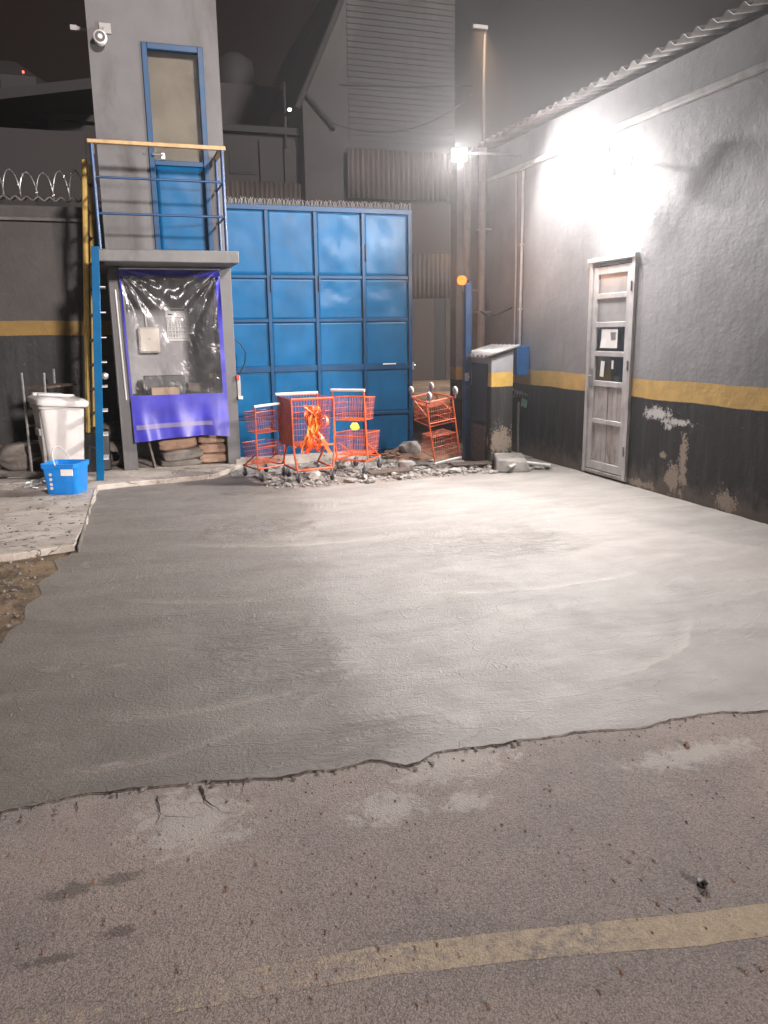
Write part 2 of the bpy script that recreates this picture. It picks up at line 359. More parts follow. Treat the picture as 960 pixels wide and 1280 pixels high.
def mat_asphalt():
    t = NT('worn_asphalt'); p = t.pos(); c, h, big, mid = asphalt_nodes(t, p)
    tear = t.noise(p, 11, 6, .7); tear2 = t.noise(t.scl(p,(1,1.6,1)), 30, 7, .8, .5); tear3 = t.noise(p, 17, 7, .8, .6)
    pale = t.spots(p, [((.78,2.36,0),(.13,.07,1)), ((1.1,2.55,0),(.22,.10,1)), ((2.0,2.3,0),(.25,.06,1)), ((.12,2.5,0),(.16,.16,1)), ((1.05,2.3,0),(.08,.05,1))], tear3, 2.6, .5)
    c = t.mix(t.math('MULTIPLY', pale, .7), c, (.46,.43,.40))
    dust = t.ramp(t.sep(p)[1], 1.9, 2.7, 0, .34)
    c = t.mix(t.math('MULTIPLY', dust, t.ramp(tear, .3, .65)), c, (.34,.30,.27))
    damp = t.spots(p, [((-.25,2.27,0),(.075,.03,1)), ((-.11,2.28,0),(.06,.025,1)), ((-.12,2.05,0),(.05,.02,1)), ((-.29,2.0,0),(.07,.016,1))], tear2, 2.8, .3)
    c = t.mix(t.math('MULTIPLY', damp, .55), c, (.045,.037,.034))
    return t.done(t.bsdf(c, .78, 0, t.bump(h, .7, .0036), .35))
M['asphalt'] = mat_asphalt()
def mat_line():
    t = NT('worn_yellow_road_paint'); p = t.pos(); c, h, big, mid = asphalt_nodes(t, p)
    w = t.noise(p, 26, 6, .75); w2 = t.noise(p, 2.3, 4); X = t.sep(p)[0]
    cov = t.ramp(t.math('ADD', w, t.math('ADD', t.math('MULTIPLY', w2, .5), t.ramp(X, -.4, 1.6, -.16, .12))), .60, .82)
    yc = t.mix(t.ramp(w, .4, .7), (.42,.33,.215), (.56,.45,.31))
    c2 = t.mix(t.math('MULTIPLY', cov, .68), c, yc)
    return t.done(t.bsdf(c2, .75, 0, t.bump(h, .65, .0036), .35))
M['line'] = mat_line()
def mat_dirt(name, a, b, sp=8, bd=.03):
    t = NT(name); p = t.pos(); n = t.noise(p, sp, 8, .7, .4); n2 = t.noise(p, 60, 4, .6); n3 = t.noise(p, 1.6, 4)
    c = t.mix(t.ramp(t.math('ADD', t.math('MULTIPLY', n, .6), t.math('MULTIPLY', n3, .4)), .38, .62), a, b)
    c = t.mix(t.ramp(n2, .55, .75, 0, .6), c, tuple(x*.35 for x in a))
    return t.done(t.bsdf(c, .88, 0, t.bump(t.math('ADD', n, t.math('MULTIPLY', n2, .35)), .9, bd), .3))
M['dirt'] = mat_dirt('brown_dirt', (.055,.04,.028), (.24,.17,.105), 7)
M['rubble_bed'] = mat_dirt('rubble_bed', (.14,.125,.11), (.42,.40,.375), 9)
M['ground'] = mat_dirt('dark_ground', (.06,.055,.05), (.11,.10,.09), 2)
M['joint'] = mat_dirt('damp_joint_soil', (.02,.014,.01), (.07,.05,.038), 20, .02)
M['road'] = mat_dirt('street_asphalt', (.10,.075,.058), (.19,.145,.11), 1.2, .01)
M['pavement'] = mat_dirt('street_pavement', (.08,.07,.06), (.16,.14,.12), 2, .01)
def mat_pad():
    t = NT('old_stained_concrete'); p = t.pos(); n = t.noise(p, 2.5, 7, .7, .5); n2 = t.noise(p, 14, 6, .7, .6); f = t.noise(p, 90, 3)
    c = t.mix(t.ramp(n, .35, .65), (.30,.26,.225), (.46,.42,.375))
    c = t.mix(t.ramp(n2, .57, .68, 0, .85), c, (.085,.06,.045))
    c = t.mix(t.ramp(f, .6, .8, 0, .3), c, (.12,.1,.08))
    cr = t.math('ABSOLUTE', t.math('SUBTRACT', t.noise(t.scl(p,(.6,1,1)), 1.5, 4, .6, 1.2), .5))
    c = t.mix(t.ramp(cr, .006, .001), c, (.04,.03,.022))
    return t.done(t.bsdf(c, .82, 0, t.bump(t.math('ADD', n2, t.math('MULTIPLY', f, .4)), .6, .012), .35))
M['pad'] = mat_pad()

# banded painted walls -----------------------------------------------------
def mat_wall(name, zlo, zhi, grey, yellow, black, chips=(), low=(), lump=.5):
    t = NT(name); p = t.pos(); Z = t.sep(p)[2]
    n1 = t.noise(p, 1.4, 6, .65); n2 = t.noise(p, 7, 6, .65); n3 = t.noise(p, 34, 5, .65); st = t.noise(t.scl(p,(4,4,.35)), 3.2, 6, .65)
    zz = t.math('ADD', Z, t.math('ADD', t.math('MULTIPLY', t.math('SUBTRACT', n3, .5), .014), t.math('MULTIPLY', t.math('SUBTRACT', t.noise(p, 1.1, 3), .5), .06)))
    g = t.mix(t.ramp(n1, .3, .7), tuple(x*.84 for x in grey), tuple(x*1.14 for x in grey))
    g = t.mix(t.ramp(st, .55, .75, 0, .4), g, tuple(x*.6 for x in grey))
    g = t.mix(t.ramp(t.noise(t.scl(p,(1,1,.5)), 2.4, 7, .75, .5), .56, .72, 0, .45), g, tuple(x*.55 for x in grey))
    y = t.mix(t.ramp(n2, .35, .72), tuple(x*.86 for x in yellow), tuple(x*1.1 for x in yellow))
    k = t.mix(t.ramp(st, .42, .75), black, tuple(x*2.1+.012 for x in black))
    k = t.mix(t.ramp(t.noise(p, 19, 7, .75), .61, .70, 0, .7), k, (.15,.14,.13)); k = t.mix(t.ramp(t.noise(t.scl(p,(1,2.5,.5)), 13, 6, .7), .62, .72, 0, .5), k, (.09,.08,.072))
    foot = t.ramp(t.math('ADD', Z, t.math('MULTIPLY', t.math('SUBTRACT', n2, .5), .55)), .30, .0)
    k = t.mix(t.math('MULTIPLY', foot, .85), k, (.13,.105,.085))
    ragged = t.math('ADD', t.math('MULTIPLY', t.noise(t.scl(p,(1,1,.8)), 14, 7, .78), .65), t.math('MULTIPLY', t.noise(p, 60, 4, .7), .35))
    if low:
        ml = t.spots(p, low, ragged, 3.6, .04); k = t.mix(ml, k, (.30,.24,.19))
    if chips:
        mc = t.spots(p, chips, ragged, 4.2, .03); k = t.mix(mc, k, (.55,.54,.53))
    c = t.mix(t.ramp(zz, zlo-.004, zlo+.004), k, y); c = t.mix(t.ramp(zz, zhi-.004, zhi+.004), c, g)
    lumps = t.ramp(t.noise(p, 11, 6, .7, .3), .45, .75)
    h = t.math('ADD', t.math('MULTIPLY', n1, .9), t.math('ADD', t.math('MULTIPLY', n2, .5), t.math('ADD', t.math('MULTIPLY', n3, .14), t.math('MULTIPLY', lumps, .10))))
    if chips: h = t.math('SUBTRACT', h, t.math('MULTIPLY', mc, .08))
    return t.done(t.bsdf(c, t.math('ADD', .5, t.math('MULTIPLY', n2, .2)), 0, t.bump(h, lump, .022), .4))
GREY, YEL, BLK = (.24,.238,.245), (.55,.355,.115), (.013,.013,.014)
M['wall_r'] = mat_wall('banded_wall_right', .94, 1.13, GREY, YEL, BLK,
    chips=[((5.1,6.72,.80),(.3,.16,.055)), ((5.1,6.45,.74),(.3,.20,.03)), ((5.1,6.85,.79),(.3,.04,.05)), ((5.1,6.55,.69),(.3,.05,.03))],
    low=[((5.1,6.3,.34),(.3,.05,.24)), ((5.1,6.45,.20),(.3,.10,.14)), ((5.1,5.7,.10),(.3,.12,.10)), ((5.1,6.6,.4),(.3,.06,.03)), ((5.1,7.0,.05),(.3,.25,.04))])
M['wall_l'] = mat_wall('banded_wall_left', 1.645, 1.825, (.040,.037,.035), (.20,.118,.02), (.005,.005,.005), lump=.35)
M['cab'] = mat_wall('banded_cabinet', .97, 1.14, (.30,.30,.31), (.62,.39,.09), (.02,.02,.02),
    low=[((4.42,8.85,.30),(.14,.3,.16))], lump=.5)

# ================================================================== SETTING
def sheet(name, pts, z, mat, kind='structure', skirt=0.0, bevel=0):
    bm = bmesh.new(); vs = [bm.verts.new((p[0], p[1], z)) for p in pts]
    f = bm.faces.new(vs)
    if f.normal.z < 0: f.normal_flip()
    if skirt:
        r = bmesh.ops.extrude_face_region(bm, geom=[f]); top = [g for g in r['geom'] if isinstance(g, bmesh.types.BMVert)]
        bmesh.ops.translate(bm, verts=[v for v in bm.verts if v not in top], vec=(0,0,-skirt))
    bmesh.ops.recalc_face_normals(bm, faces=bm.faces)
    me = bpy.data.meshes.new(name); bm.to_mesh(me); bm.free(); me.materials.append(mat)
    o = bpy.data.objects.new(name, me); COL.objects.link(o)
    if not skirt and me.polygons[0].normal.z < 0: me.flip_normals()
    if bevel:
        b = o.modifiers.new('bevel','BEVEL'); b.width = bevel; b.segments = 3; b.limit_method = 'ANGLE'; b.angle_limit = R(60)
    return struct(o, kind)
def ragged(pts, step=.07, amp=.014, seed=0):
    out = []
    for i, a in enumerate(pts):
        b = pts[(i+1) % len(pts)]; a = Vector(a[:2]); b = Vector(b[:2]); L = (b-a).length; n = max(1, int(L/step))
        d = (b-a).normalized() if L > 0 else Vector((1,0)); nrm = Vector((-d.y, d.x))
        for k in range(n):
            q = a+(b-a)*(k/n); w = mn.noise(Vector((q.x*5+seed, q.y*5, seed)))*amp*1.6 + mn.noise(Vector((q.x*22, q.y*22+seed, seed)))*amp + mn.noise(Vector((q.x*70, q.y*70, seed+3)))*amp*.45
            out.append(tuple(q+nrm*w))
    return out
sheet('ground', [(-150,-60),(150,-60),(150,220),(-150,220)], -.03, M['ground'])
sheet('yard_asphalt', [(-9,-7),(5.2,-7),(5.2,10.5),(-9,10.5)], 0, M['asphalt'])
sheet('street_road', [(-80,11.6),(90,11.6),(90,21.5),(-80,21.5)], -.015, M['road'])
pv = MB(); pv.box((-80,21.5,-.03),(90,24.9,.11)); struct(pv.build('street_pavement', M['pavement'], bevel=.02))
sheet('gate_apron', ragged([(1.2,9.2),(5.15,9.2),(5.15,12.4),(1.2,12.4)], .15, .04, 3), .012, M['rubble_bed'])

front = [on_z(x,y,.006) for x,y in ((-60,1030),(0,1016),(50,1003),(100,992),(175,984),(250,977),(325,971),(372,965),(420,959),(464,947),(486,951),(506,955),(524,951),(543,941),(580,935),(621,929),(703,917),(770,911),(808,907),(849,896),(872,891),(896,890),(960,888))]
outline = [(-1.6,2.95),(-1.0,2.80)] + [p[:] for p in front] + [(3.6,2.3),(5.085,2.25),(5.085,8.36)]
back = [on_z(x,y,.02) for x,y in ((690,582),(640,586),(600,589),(560,594),(520,598),(480,602),(420,606),(380,611),(345,607),(318,602),(305,590),(296,587),(270,597),(215,602),(160,607),(124,612))]
left = [on_z(x,y,.02) for x,y in ((108,645),(94,685),(84,692),(66,698),(70,712),(45,728),(52,742),(33,752),(26,776),(10,785),(0,800))]
outline += back + left + [(-1.2,4.2),(-1.6,4.0)]
sl = ragged(outline, .025, .012, 4)
sheet('concrete_slab', sl, .006, M['slab'], skirt=.02, bevel=.003)
# damp joint between the new slab and the old asphalt
jb = MB(); fr = ragged([(-1.0,2.80)]+[p[:] for p in front]+[(3.6,2.3)], .012, .012, 4)
nj = len(fr)
fr = [q for i, q in enumerate(fr) if i < len(fr)*.9 and q[1] < 2.95]
k_ = max(range(len(fr)), key=lambda i: fr[i][0]); fr = fr[:k_+1]
top = []; bot = []
for q in fr:
    wdt = .002+.018*max(0, mn.noise(Vector((q[0]*5,1,2)))+.15)+.009*abs(mn.noise(Vector((q[0]*45,3,1))))
    if q[0] > 1.2: wdt *= .55
    top.append((q[0], q[1]+.02, .004)); bot.append((q[0], q[1]-wdt, .004))
n = len(top); jb.add(top+bot, [(i, i+1, n+i+1, n+i) for i in range(n-1)])
struct(jb.build('slab_joint', M['joint']))
# crumbs of mortar along that joint
cb = MB()
for i in range(260):
    q = fr[rnd.randrange(n)]; s = rnd.choice((.002,.0025,.003,.004,.005,.009)) * (.7 if q[0] > 1.4 else 1)
    cb.rock((q[0]+rnd.uniform(-.02,.02), q[1]-abs(rnd.gauss(0,.035)), s*.5), (s*1.3, s, s*.7), i*.37)
struct(cb.build('mortar_crumbs', M['crumb'], smooth=30), 'stuff')
# cracks running from the joint into the asphalt
def crack(pts, w0):
    P = [Vector(on_z(x,y,.004)) for x,y in pts]; q = []
    for a, b in zip(P[:-1], P[1:]):
        m = max(2, int((b-a).length/.012))
        for k in range(m): q.append(a+(b-a)*(k/m)+Vector((mn.noise(a*9+Vector((k,0,0)))*.006, mn.noise(a*7+Vector((0,k*1.3,0)))*.006, 0)))
    L = len(q); l = []; r = []
    for i, p in enumerate(q):
        d = (q[min(i+1,L-1)]-q[max(i-1,0)]).normalized(); nn = Vector((-d.y,d.x,0)); w = w0*(1-i/L)*(.6+.8*abs(mn.noise(p*30)))
        l.append(p+nn*w); r.append(p-nn*w)
    return l, r, L
ck = MB()
for pts, w in (([(250,982),(256,1000),(278,1014),(290,1022)],.006), ([(196,995),(200,1020),(190,1040)],.0035), ([(205,1020),(240,1022),(262,1012)],.0025), ([(95,1003),(98,1018)],.0035), ([(305,975),(300,997)],.003)):
    l, r, L = crack(pts, w); ck.add(l+r, [(i,i+1,L+i+1,L+i) for i in range(L-1)])
struct(ck.build('asphalt_cracks', M['joint']))

# worn yellow line
lt = [on_z(x,y,.004) for x,y in ((-120,1284),(100,1247),(280,1215),(480,1180),(680,1158),(880,1138),(1000,1122),(1180,1098))]
lb = [on_z(x,y,.004) for x,y in ((1180,1140),(1000,1162),(880,1180),(680,1196),(480,1218),(280,1252),(100,1286),(-120,1325))]
sheet('yellow_line', ragged([p[:] for p in lt]+[p[:] for p in lb], .01, .0025, 9), .0006, M['line'])

# old concrete pad by the tower, dirt patch before it
padpts = ragged([(-6,6.28),(-1.3,6.27),(-.82,6.3),(-.40,6.42),(-.345,7.2),(-.31,8.2),(-.26,9.05),(.1,9.14),(.6,9.2),(1.0,9.28),(1.3,9.72),(1.43,9.9),(1.43,11.3),(-6,11.3)], .08, .012, 2)
sheet('old_concrete_pad', padpts, .055, M['pad'], skirt=.075, bevel=.01)
fm = MB(); fm.cbox((-.335,7.6,.03),(.012,2.5,.05),rz=R(-1.6)); struct(fm.build('form_board_strip', M['sack_grey'], bevel=.003))
sheet('dirt_patch', ragged([(-6,3.6),(-1.0,3.9),(-.62,4.5),(-.5,5.3),(-.36,6.45),(-6,6.4)], .1, .05, 6), .003, M['dirt'])
gr = MB()
for i in range(420):
    x, y = rnd.uniform(-1.6,-.62), rnd.uniform(4.6,6.3)
    s = rnd.choice((.004,.006,.008,.014)); gr.rock((x,y,.008),(s*1.4,s,s*.8), i*.71)
struct(gr.build('dirt_grit', M['crumb'], smooth=30), 'stuff')
gt = MB()
for i in range(650):
    x = rnd.uniform(-.9, 3.2); y = rnd.uniform(1.2, 2.62)
    s = rnd.choice((.0018,.0022,.003,.0035,.005)); gt.rock((x,y,s*.4),(s*1.3,s,s*.75), i*.53)
struct(gt.build('asphalt_grit', M['brick'], smooth=30), 'stuff')

# broken rubble in front of the gate
rb = MB()
for i in range(3200):
    x = rnd.uniform(1.45, 4.9); y = 8.3+abs(rnd.gauss(0,.75))
    if y > 10.15 or (y < 8.42 and x < 3.9 and rnd.random() < .6): continue
    if x > 4.2 and y > 8.8: continue
    s = min(.06, .005+.010*rnd.random()**2+(rnd.random() < .12)*abs(rnd.gauss(0,.022)))
    rb.rock((x,y,.012+s*.25),(s*rnd.uniform(1,1.7), s, s*rnd.uniform(.35,.65)), i*.37, .35)
struct(rb.build('rubble', M['chunk'], smooth=25), 'stuff')
rb2 = MB()
for i in range(420):
    a = rnd.uniform(0,6.28); r = abs(rnd.gauss(0,.32)); x = 3.88+math.cos(a)*r*1.2; y = 10.0+math.sin(a)*r*.9
    if x < 3.3 and y > 9.9: continue
    hgt = max(0, .13*(1-r/.62)); s = rnd.uniform(.012,.05)
    rb2.rock((x,y,hgt+.01),(s*1.4,s,s*.7), i*.91, .3)
mound = MB(); mound.grid(lambda u,v: Vector((3.3+u*1.2, 9.45+v*1.15, .015+.13*max(0, 1-((u-.5)**2+(v-.5)**2)/.25)+.03*mn.noise(Vector((u*6,v*6,1))))), 20, 20)
rb2.v += []; rb2.add(mound.v, mound.f)
struct(rb2.build('soil_heap', M['brick'], smooth=40), 'stuff')
cg = 'broken concrete lumps on the rubble'
for (x,y,dx,dy,dz,lab) in ((2.55,9.35,.13,.10,.09,'pale concrete lump lying between the middle carts and the gate'),
                           (3.28,9.05,.11,.08,.07,'rounded concrete lump to the left of the upturned cart'),
                           (2.05,8.75,.10,.08,.07,'concrete lump between the wheels of the cart holding orange tape'),
                           (3.62,9.85,.17,.14,.15,'big pale concrete lump beside the gate edge, in the opening')):
    r_ = MB(); r_.rock((x,y,.03+dz*.35),(dx,dy,dz), x*3+y, .3, 2)
    tag(r_.build('concrete_lump', M['chunk'], smooth=25), lab, 'rubble', cg)
def flat_board(name, c, d, rz, rx, mat, lab, cat='board', ry=0):
    b = MB(); b.cbox(c, d, rz, rx, ry); return tag(b.build(name, mat, bevel=.003), lab, cat)
flat_board('broken_plank', (2.95,8.72,.05), (.55,.12,.02), R(8), R(8), M['rust'], 'dark broken plank lying flat on the rubble by the upturned cart')
flat_board('steel_offcut', (4.02,8.78,.06), (.5,.16,.015), R(-6), R(5), M['rust'], 'rusty flat steel offcut lying in front of the meter cabinet', 'offcut')
flat_board('concrete_kerb', (2.2,10.02,.05), (1.7,.16,.12), 0, 0, M['pad'], 'low old concrete kerb along the foot of the blue gate', 'kerb')

s_ = MB(); p_ = on_z(878,1108,0); s_.rock((p_.x,p_.y,.008),(.020,.014,.014), 3.3, .35, 2)
tag(s_.build('stone', M['stone'], smooth=20), 'small black stone lying on the asphalt above the yellow line', 'stone')
s_ = MB(); p_ = on_z(858,932,0); s_.rock((p_.x,p_.y,.006),(.014,.010,.009), 5.3, .35, 2)
tag(s_.build('stone', M['brick'], smooth=20), 'small brown stone on the asphalt close to the slab edge', 'stone')

# ================================================================== RIGHT-HAND BUILDING
def corrugated(mb, x0, x1, y0, y1, z0, z1, pitch, amp, along='Y'):
    """sheet whose waves march along `along`; z goes z0->z1 across the other axis"""
    n = int((y1-y0)/pitch*8) if along == 'Y' else int((x1-x0)/pitch*8)
    if along == 'Y': mb.grid(lambda u,v: Vector((x0+(x1-x0)*v, y0+(y1-y0)*u, z0+(z1-z0)*v+amp*math.sin(u*(y1-y0)/pitch*2*math.pi))), n, 1)
    else: mb.grid(lambda u,v: Vector((x0+(x1-x0)*u, y0+(y1-y0)*v, z0+(z1-z0)*v+amp*math.sin(u*(x1-x0)/pitch*2*math.pi))), n, 1)
WX = 5.1
bld = thing('yard_building', 'long grey building with yellow and black wall bands and a narrow metal door', 'building', (5.1,6.5,0))
w = MB()
w.box((WX,2.2,-.03),(WX+.2,7.17,4.02)); w.box((WX,8.0,-.03),(WX+.2,10.9,4.02)); w.box((WX,7.17,2.36),(WX+.2,8.0,4.02))
w.box((WX+.2,10.7,-.03),(9.5,10.9,3.9)); w.box((WX+.2,2.2,-.03),(9.5,2.4,4.6)); w.box((9.3,2.4,-.03),(9.5,10.7,4.6))
w.build('wall', M['wall_r'], bld)
lg = MB(); lg.box((WX-.06,2.2,3.60),(WX-.002,10.9,3.66)); lg.build('ledge', M['pipe'], bld, bevel=.008)
rf = MB(); corrugated(rf, 4.93, 9.7, 2.1, 10.98, 4.09, 5.0, .18, .028); rf.build('roof', M['corr'], bld, smooth=80, thick=.008)
# narrow metal door
dr = MB(); Y0, Y1 = 7.2, 7.97
fx0, fx1 = WX-.035, WX+.06
fr_ = MB(); fr_.box((fx0,Y0-.03,.03),(fx1,Y0+.025,2.33)); fr_.box((fx0,Y1-.025,.03),(fx1,Y1+.03,2.33)); fr_.box((fx0-.02,Y0-.05,2.33),(fx1,Y1+.05,2.375))
door = MB(); dx0, dx1 = WX-.02, WX+.03
st = .085
door.box((dx0,Y0+.03,.08),(dx1,Y0+.03+st,2.28)); door.box((dx0,Y1-.03-st,.08),(dx1,Y1-.03,2.28))
rails = [.08,.62,1.05,1.37,1.70,2.03,2.18]
iy0, iy1 = Y0+.03+st, Y1-.03-st
rz_ = [(.08,.17),(.60,.65),(1.01,1.07),(1.335,1.39),(1.645,1.70),(1.945,2.0),(2.2,2.28)]
for a, b in rz_: door.box((dx0+.002,iy0,a),(dx1-.002,iy1,b))
dobj = door.build('door', M['alu'], bld, bevel=.004)
dobj['label'] = 'narrow pale aluminium door with four glazed lights over slatted panels'
fr_.build('frame', M['alu'], dobj, bevel=.004)
for k, (a, b) in enumerate(((.17,.60),(.65,1.01))):
    pn = MB(); ns = 6
    for i in range(ns):
        ya = iy0+(iy1-iy0)*i/ns; yb = iy0+(iy1-iy0)*(i+1)/ns
        gap = .003 if not (k == 1 and i in (2,3)) else .009
        pn.box((dx0+.016+rnd.uniform(-.003,.003),ya+gap,a),(dx1-.01,yb-.002,b))
    o = pn.build('slat_panel', M['alu_dirty'], dobj, bevel=.003)
for k, (a, b) in enumerate(((1.07,1.335),(1.39,1.645),(1.70,1.945),(2.0,2.2))):
    pn = MB(); pn.box((dx0+.022,iy0,a),(dx0+.03,iy1,b)); o = pn.build('pane', M['glass'] if k < 2 else M['frosted'], dobj)
bk = MB(); bk.box((WX+.06,Y0+.02,.05),(WX+.075,Y1-.02,2.3)); bk.build('dark_backing', M['dark'], dobj)
nt_ = MB(); nt_.grid(lambda u,v: Vector((dx0+.012-.03*max(0,.45-u)*max(0,.5-v)*2, iy1-.10-u*.30, 1.425+v*.20)), 8, 8)
n_o = nt_.build('paper_notice', M['paper'], dobj, thick=.001)
tx = MB()
for i in range(7): tx.box((dx0+.0085,iy1-.37+.0,1.59-i*.012),(dx0+.0105,iy1-.27+.03*mn.noise(Vector((i*3.1,0,0))),1.593-i*.012))
tx.build('text_lines', M['ink'], n_o)
st_ = MB(); st_.cbox((dx0+.014,iy1-.14,1.2),(.002,.07,.17),rx=R(5)); st_.build('torn_sticker', M['paper'], dobj); st_ = MB(); st_.cbox((dx0+.0135,iy1-.33,1.25),(.002,.035,.09)); st_.build('torn_sticker', M['paper'], dobj)
hd = MB(); hd.box((dx0-.012,Y1-.10,1.0),(dx0+.002,Y1-.05,1.2)); hd.tube([(dx0-.012,Y1-.075,1.12),(dx0-.05,Y1-.075,1.12),(dx0-.05,Y1-.17,1.115)],.009); hd.build('handle', M['steel'], dobj, smooth=40)
for z in (.3,1.2,2.0):
    hg = MB(); hg.tube([(fx0-.006,Y0+.01,z),(fx0-.006,Y0+.01,z+.1)],.009); hg.build('hinge', M['steel'], dobj, smooth=40)
sp = MB(); sp.box((WX-.03,7.15,.028),(WX+.06,8.02,.07)); sp.build('threshold', M['board'], dobj, bevel=.006)

# main floodlight
LP = Vector((4.72,7.42,3.22))
ax = Vector((-1,-.27,-.29)).normalized()
fl = thing('floodlight', 'large glaring white floodlight on the grey wall above the metal door', 'floodlight', LP)
rot = ax.to_track_quat('-Z','Y').to_matrix().to_4x4(); TM = Matrix.Translation(LP) @ rot
hb = MB(); hb.box((-.19,-.14,.0),(.19,.14,.07),TM); hb.build('housing', M['grey_pl'], fl, bevel=.015)
ln = MB(); ln.box((-.17,-.12,-.018),(.17,.12,-.001),TM); ln.build('lens', M['lamp_white'], fl)
fn = MB()
for i in range(9): fn.box((-.17+i*.04,-.12,.07),(-.163+i*.04,.12,.10),TM)
fn.build('cooling_fins', M['grey_pl'], fl)
bkt = MB(); bkt.tube([LP+Vector((.04,0,0)),(4.95,LP.y,LP.z+.03),(5.095,LP.y,LP.z+.03)],.014); bkt.cbox((5.092,LP.y,LP.z+.03),(.012,.12,.12)); bkt.build('bracket', M['steel'], fl, smooth=40)
def area(name, loc, direction, sx, sy, power, col, spread=180):
    l = bpy.data.lights.new(name, 'AREA'); l.shape = 'RECTANGLE'; l.size = sx; l.size_y = sy; l.energy = power; l.color = col; l.spread = R(spread)
    o = bpy.data.objects.new(name, l); COL.objects.link(o); o.location = loc; o.rotation_euler = Vector(direction).to_track_quat('-Z','Y').to_euler(); return o
def point(name, loc, power, col, r=.05):
    l = bpy.data.lights.new(name, 'POINT'); l.energy = power; l.color = col; l.shadow_soft_size = r
    o = bpy.data.objects.new(name, l); COL.objects.link(o); o.location = loc; return o
WARM = (1,.955,.93)
area('floodlight_beam', LP+ax*.03, ax, .34, .24, 370, WARM, 180)
point('floodlight_spill', LP+Vector((.17,.0,-.22)), 30, WARM, .06)
area('floodlight_downspill', LP+Vector((.02,.0,-.16)), (.30,.05,-1), .26, .1, 8, WARM, 100)

# second small floodlight at the far corner
L2 = on_y(574,194,9.7); 
f2 = thing('floodlight', 'small star-bright white floodlight on an arm at the far roof corner', 'floodlight', L2)
a2 = Vector((-.45,-1,-.45)).normalized(); T2 = Matrix.Translation(L2) @ a2.to_track_quat('-Z','Y').to_matrix().to_4x4()
hb = MB(); hb.box((-.10,-.08,0),(.10,.08,.05),T2); hb.build('housing', M['grey_pl'], f2, bevel=.01)
ln = MB(); ln.box((-.085,-.065,-.012),(.085,.065,-.001),T2); ln.build('lens', M['lamp_two'], f2)
bkt = MB(); bkt.tube([L2+Vector((0,.03,.02)),L2+Vector((.3,.05,.05)),(5.095,L2.y+.05,L2.z+.05)],.016); bkt.build('arm', M['steel'], f2, smooth=40)
area('small_floodlight_beam', L2+a2*.03, a2, .17, .13, 120, WARM, 175)

# blue electrical box, conduits, down pipes
eb = thing('electrical_box', 'narrow blue metal electrical box fixed to the wall yellow band', 'electrical box', (5.0,9.55,1.25))
b = MB(); b.box((4.93,9.38,1.06),(5.095,9.78,1.43)); b.build('body', M['bucket'], eb, bevel=.008)
b = MB(); b.box((4.922,9.40,1.08),(4.93,9.76,1.41)); b.build('lid', M['blue_dark'], eb, bevel=.003)
cg2 = 'pipes on the far end of the right wall'
def pipe(name, pts, r, mat, lab, cat='pipe', grp=None, brackets=()):
    t_ = MB(); t_.tube(pts, r, 10)
    for z in brackets: t_.box((pts[0][0]-r*1.3,pts[0][1]-r*1.5,z-.012),(WX,pts[0][1]+r*1.5,z+.012))
    return tag(t_.build(name, mat, smooth=50), lab, cat, grp)
pipe('conduit', [(5.07,9.60,1.44),(5.07,9.60,2.6),(5.07,9.60,3.58)], .016, M['conduit'], 'white conduit above the blue electrical box, the thicker one', 'conduit', cg2, (1.9,2.7))
pipe('conduit', [(5.075,9.76,1.44),(5.075,9.76,2.5),(5.075,9.8,3.58)], .010, M['conduit'], 'thin white conduit behind the thicker one above the blue electrical box', 'conduit', cg2)
pipe('down_pipe', [(4.99,10.62,.0),(4.99,10.62,2.0),(4.99,10.62,4.05)], .055, M['pipe'], 'thick grey down pipe at the far end of the wall, right one', 'pipe', cg2, (1.0,1.9,3.0))
pipe('down_pipe', [(4.86,10.84,.0),(4.86,10.84,2.0),(4.86,10.84,4.05)], .05, M['pipe'], 'grey down pipe right beside the blue gate post', 'pipe', cg2, (1.2,2.2,))
pl = MB(); pl.box((4.72,10.88,0),(5.35,11.1,4.0)); tag(pl.build('wall_pier', M['wall_r'], bevel=.01), 'grey masonry pier at the far end of the building wall', 'pier')
cl = MB(); q0 = Vector((4.95,10.55,1.9)); cl.tube([q0,q0+Vector((.0,-.25,-.08)),q0+Vector((.02,-.5,-.06)),q0+Vector((.1,-.75,.02))],.012,6)
tag(cl.build('loose_cable', M['black_pl'], smooth=60), 'dark loose cable sagging between the down pipes and the wall', 'cable')

# meter cabinet with its little corrugated roof
CX0, CX1, CY0, CY1 = 4.27, 4.56, 8.78, 9.40
cab = thing('meter_cabinet', 'small masonry meter cabinet with yellow and black bands and a corrugated roof', 'cabinet', (CX0,CY0,0))
b = MB(); b.add([(CX0,CY0,-.03),(CX1,CY0,-.03),(CX1,CY1,-.03),(CX0,CY1,-.03),(CX0,CY0,1.31),(CX1,CY0,1.40),(CX1,CY1,1.40),(CX0,CY1,1.31)],
    [(0,3,2,1),(4,5,6,7),(0,1,5,4),(1,2,6,5),(2,3,7,6),(3,0,4,7)]); b.build('body', M['cab'], cab, bevel=.01)
b = MB(); corrugated(b, CX0-.09, CX1+.05, CY0-.06, CY1+.06, 1.33, 1.445, .115, .02); b.build('roof', M['corr'], cab, smooth=80, thick=.012)
b = MB(); b.box((CX0-.022,CY0+.09,.55),(CX0-.002,CY1-.10,1.24)); d_ = b.build('door', M['black_pl'], cab, bevel=.006)
b = MB(); b.box((CX0-.027,CY0+.1,.03),(CX0-.003,CY1-.04,.50)); b.build('lower_panel', M['rust'], cab, bevel=.006)
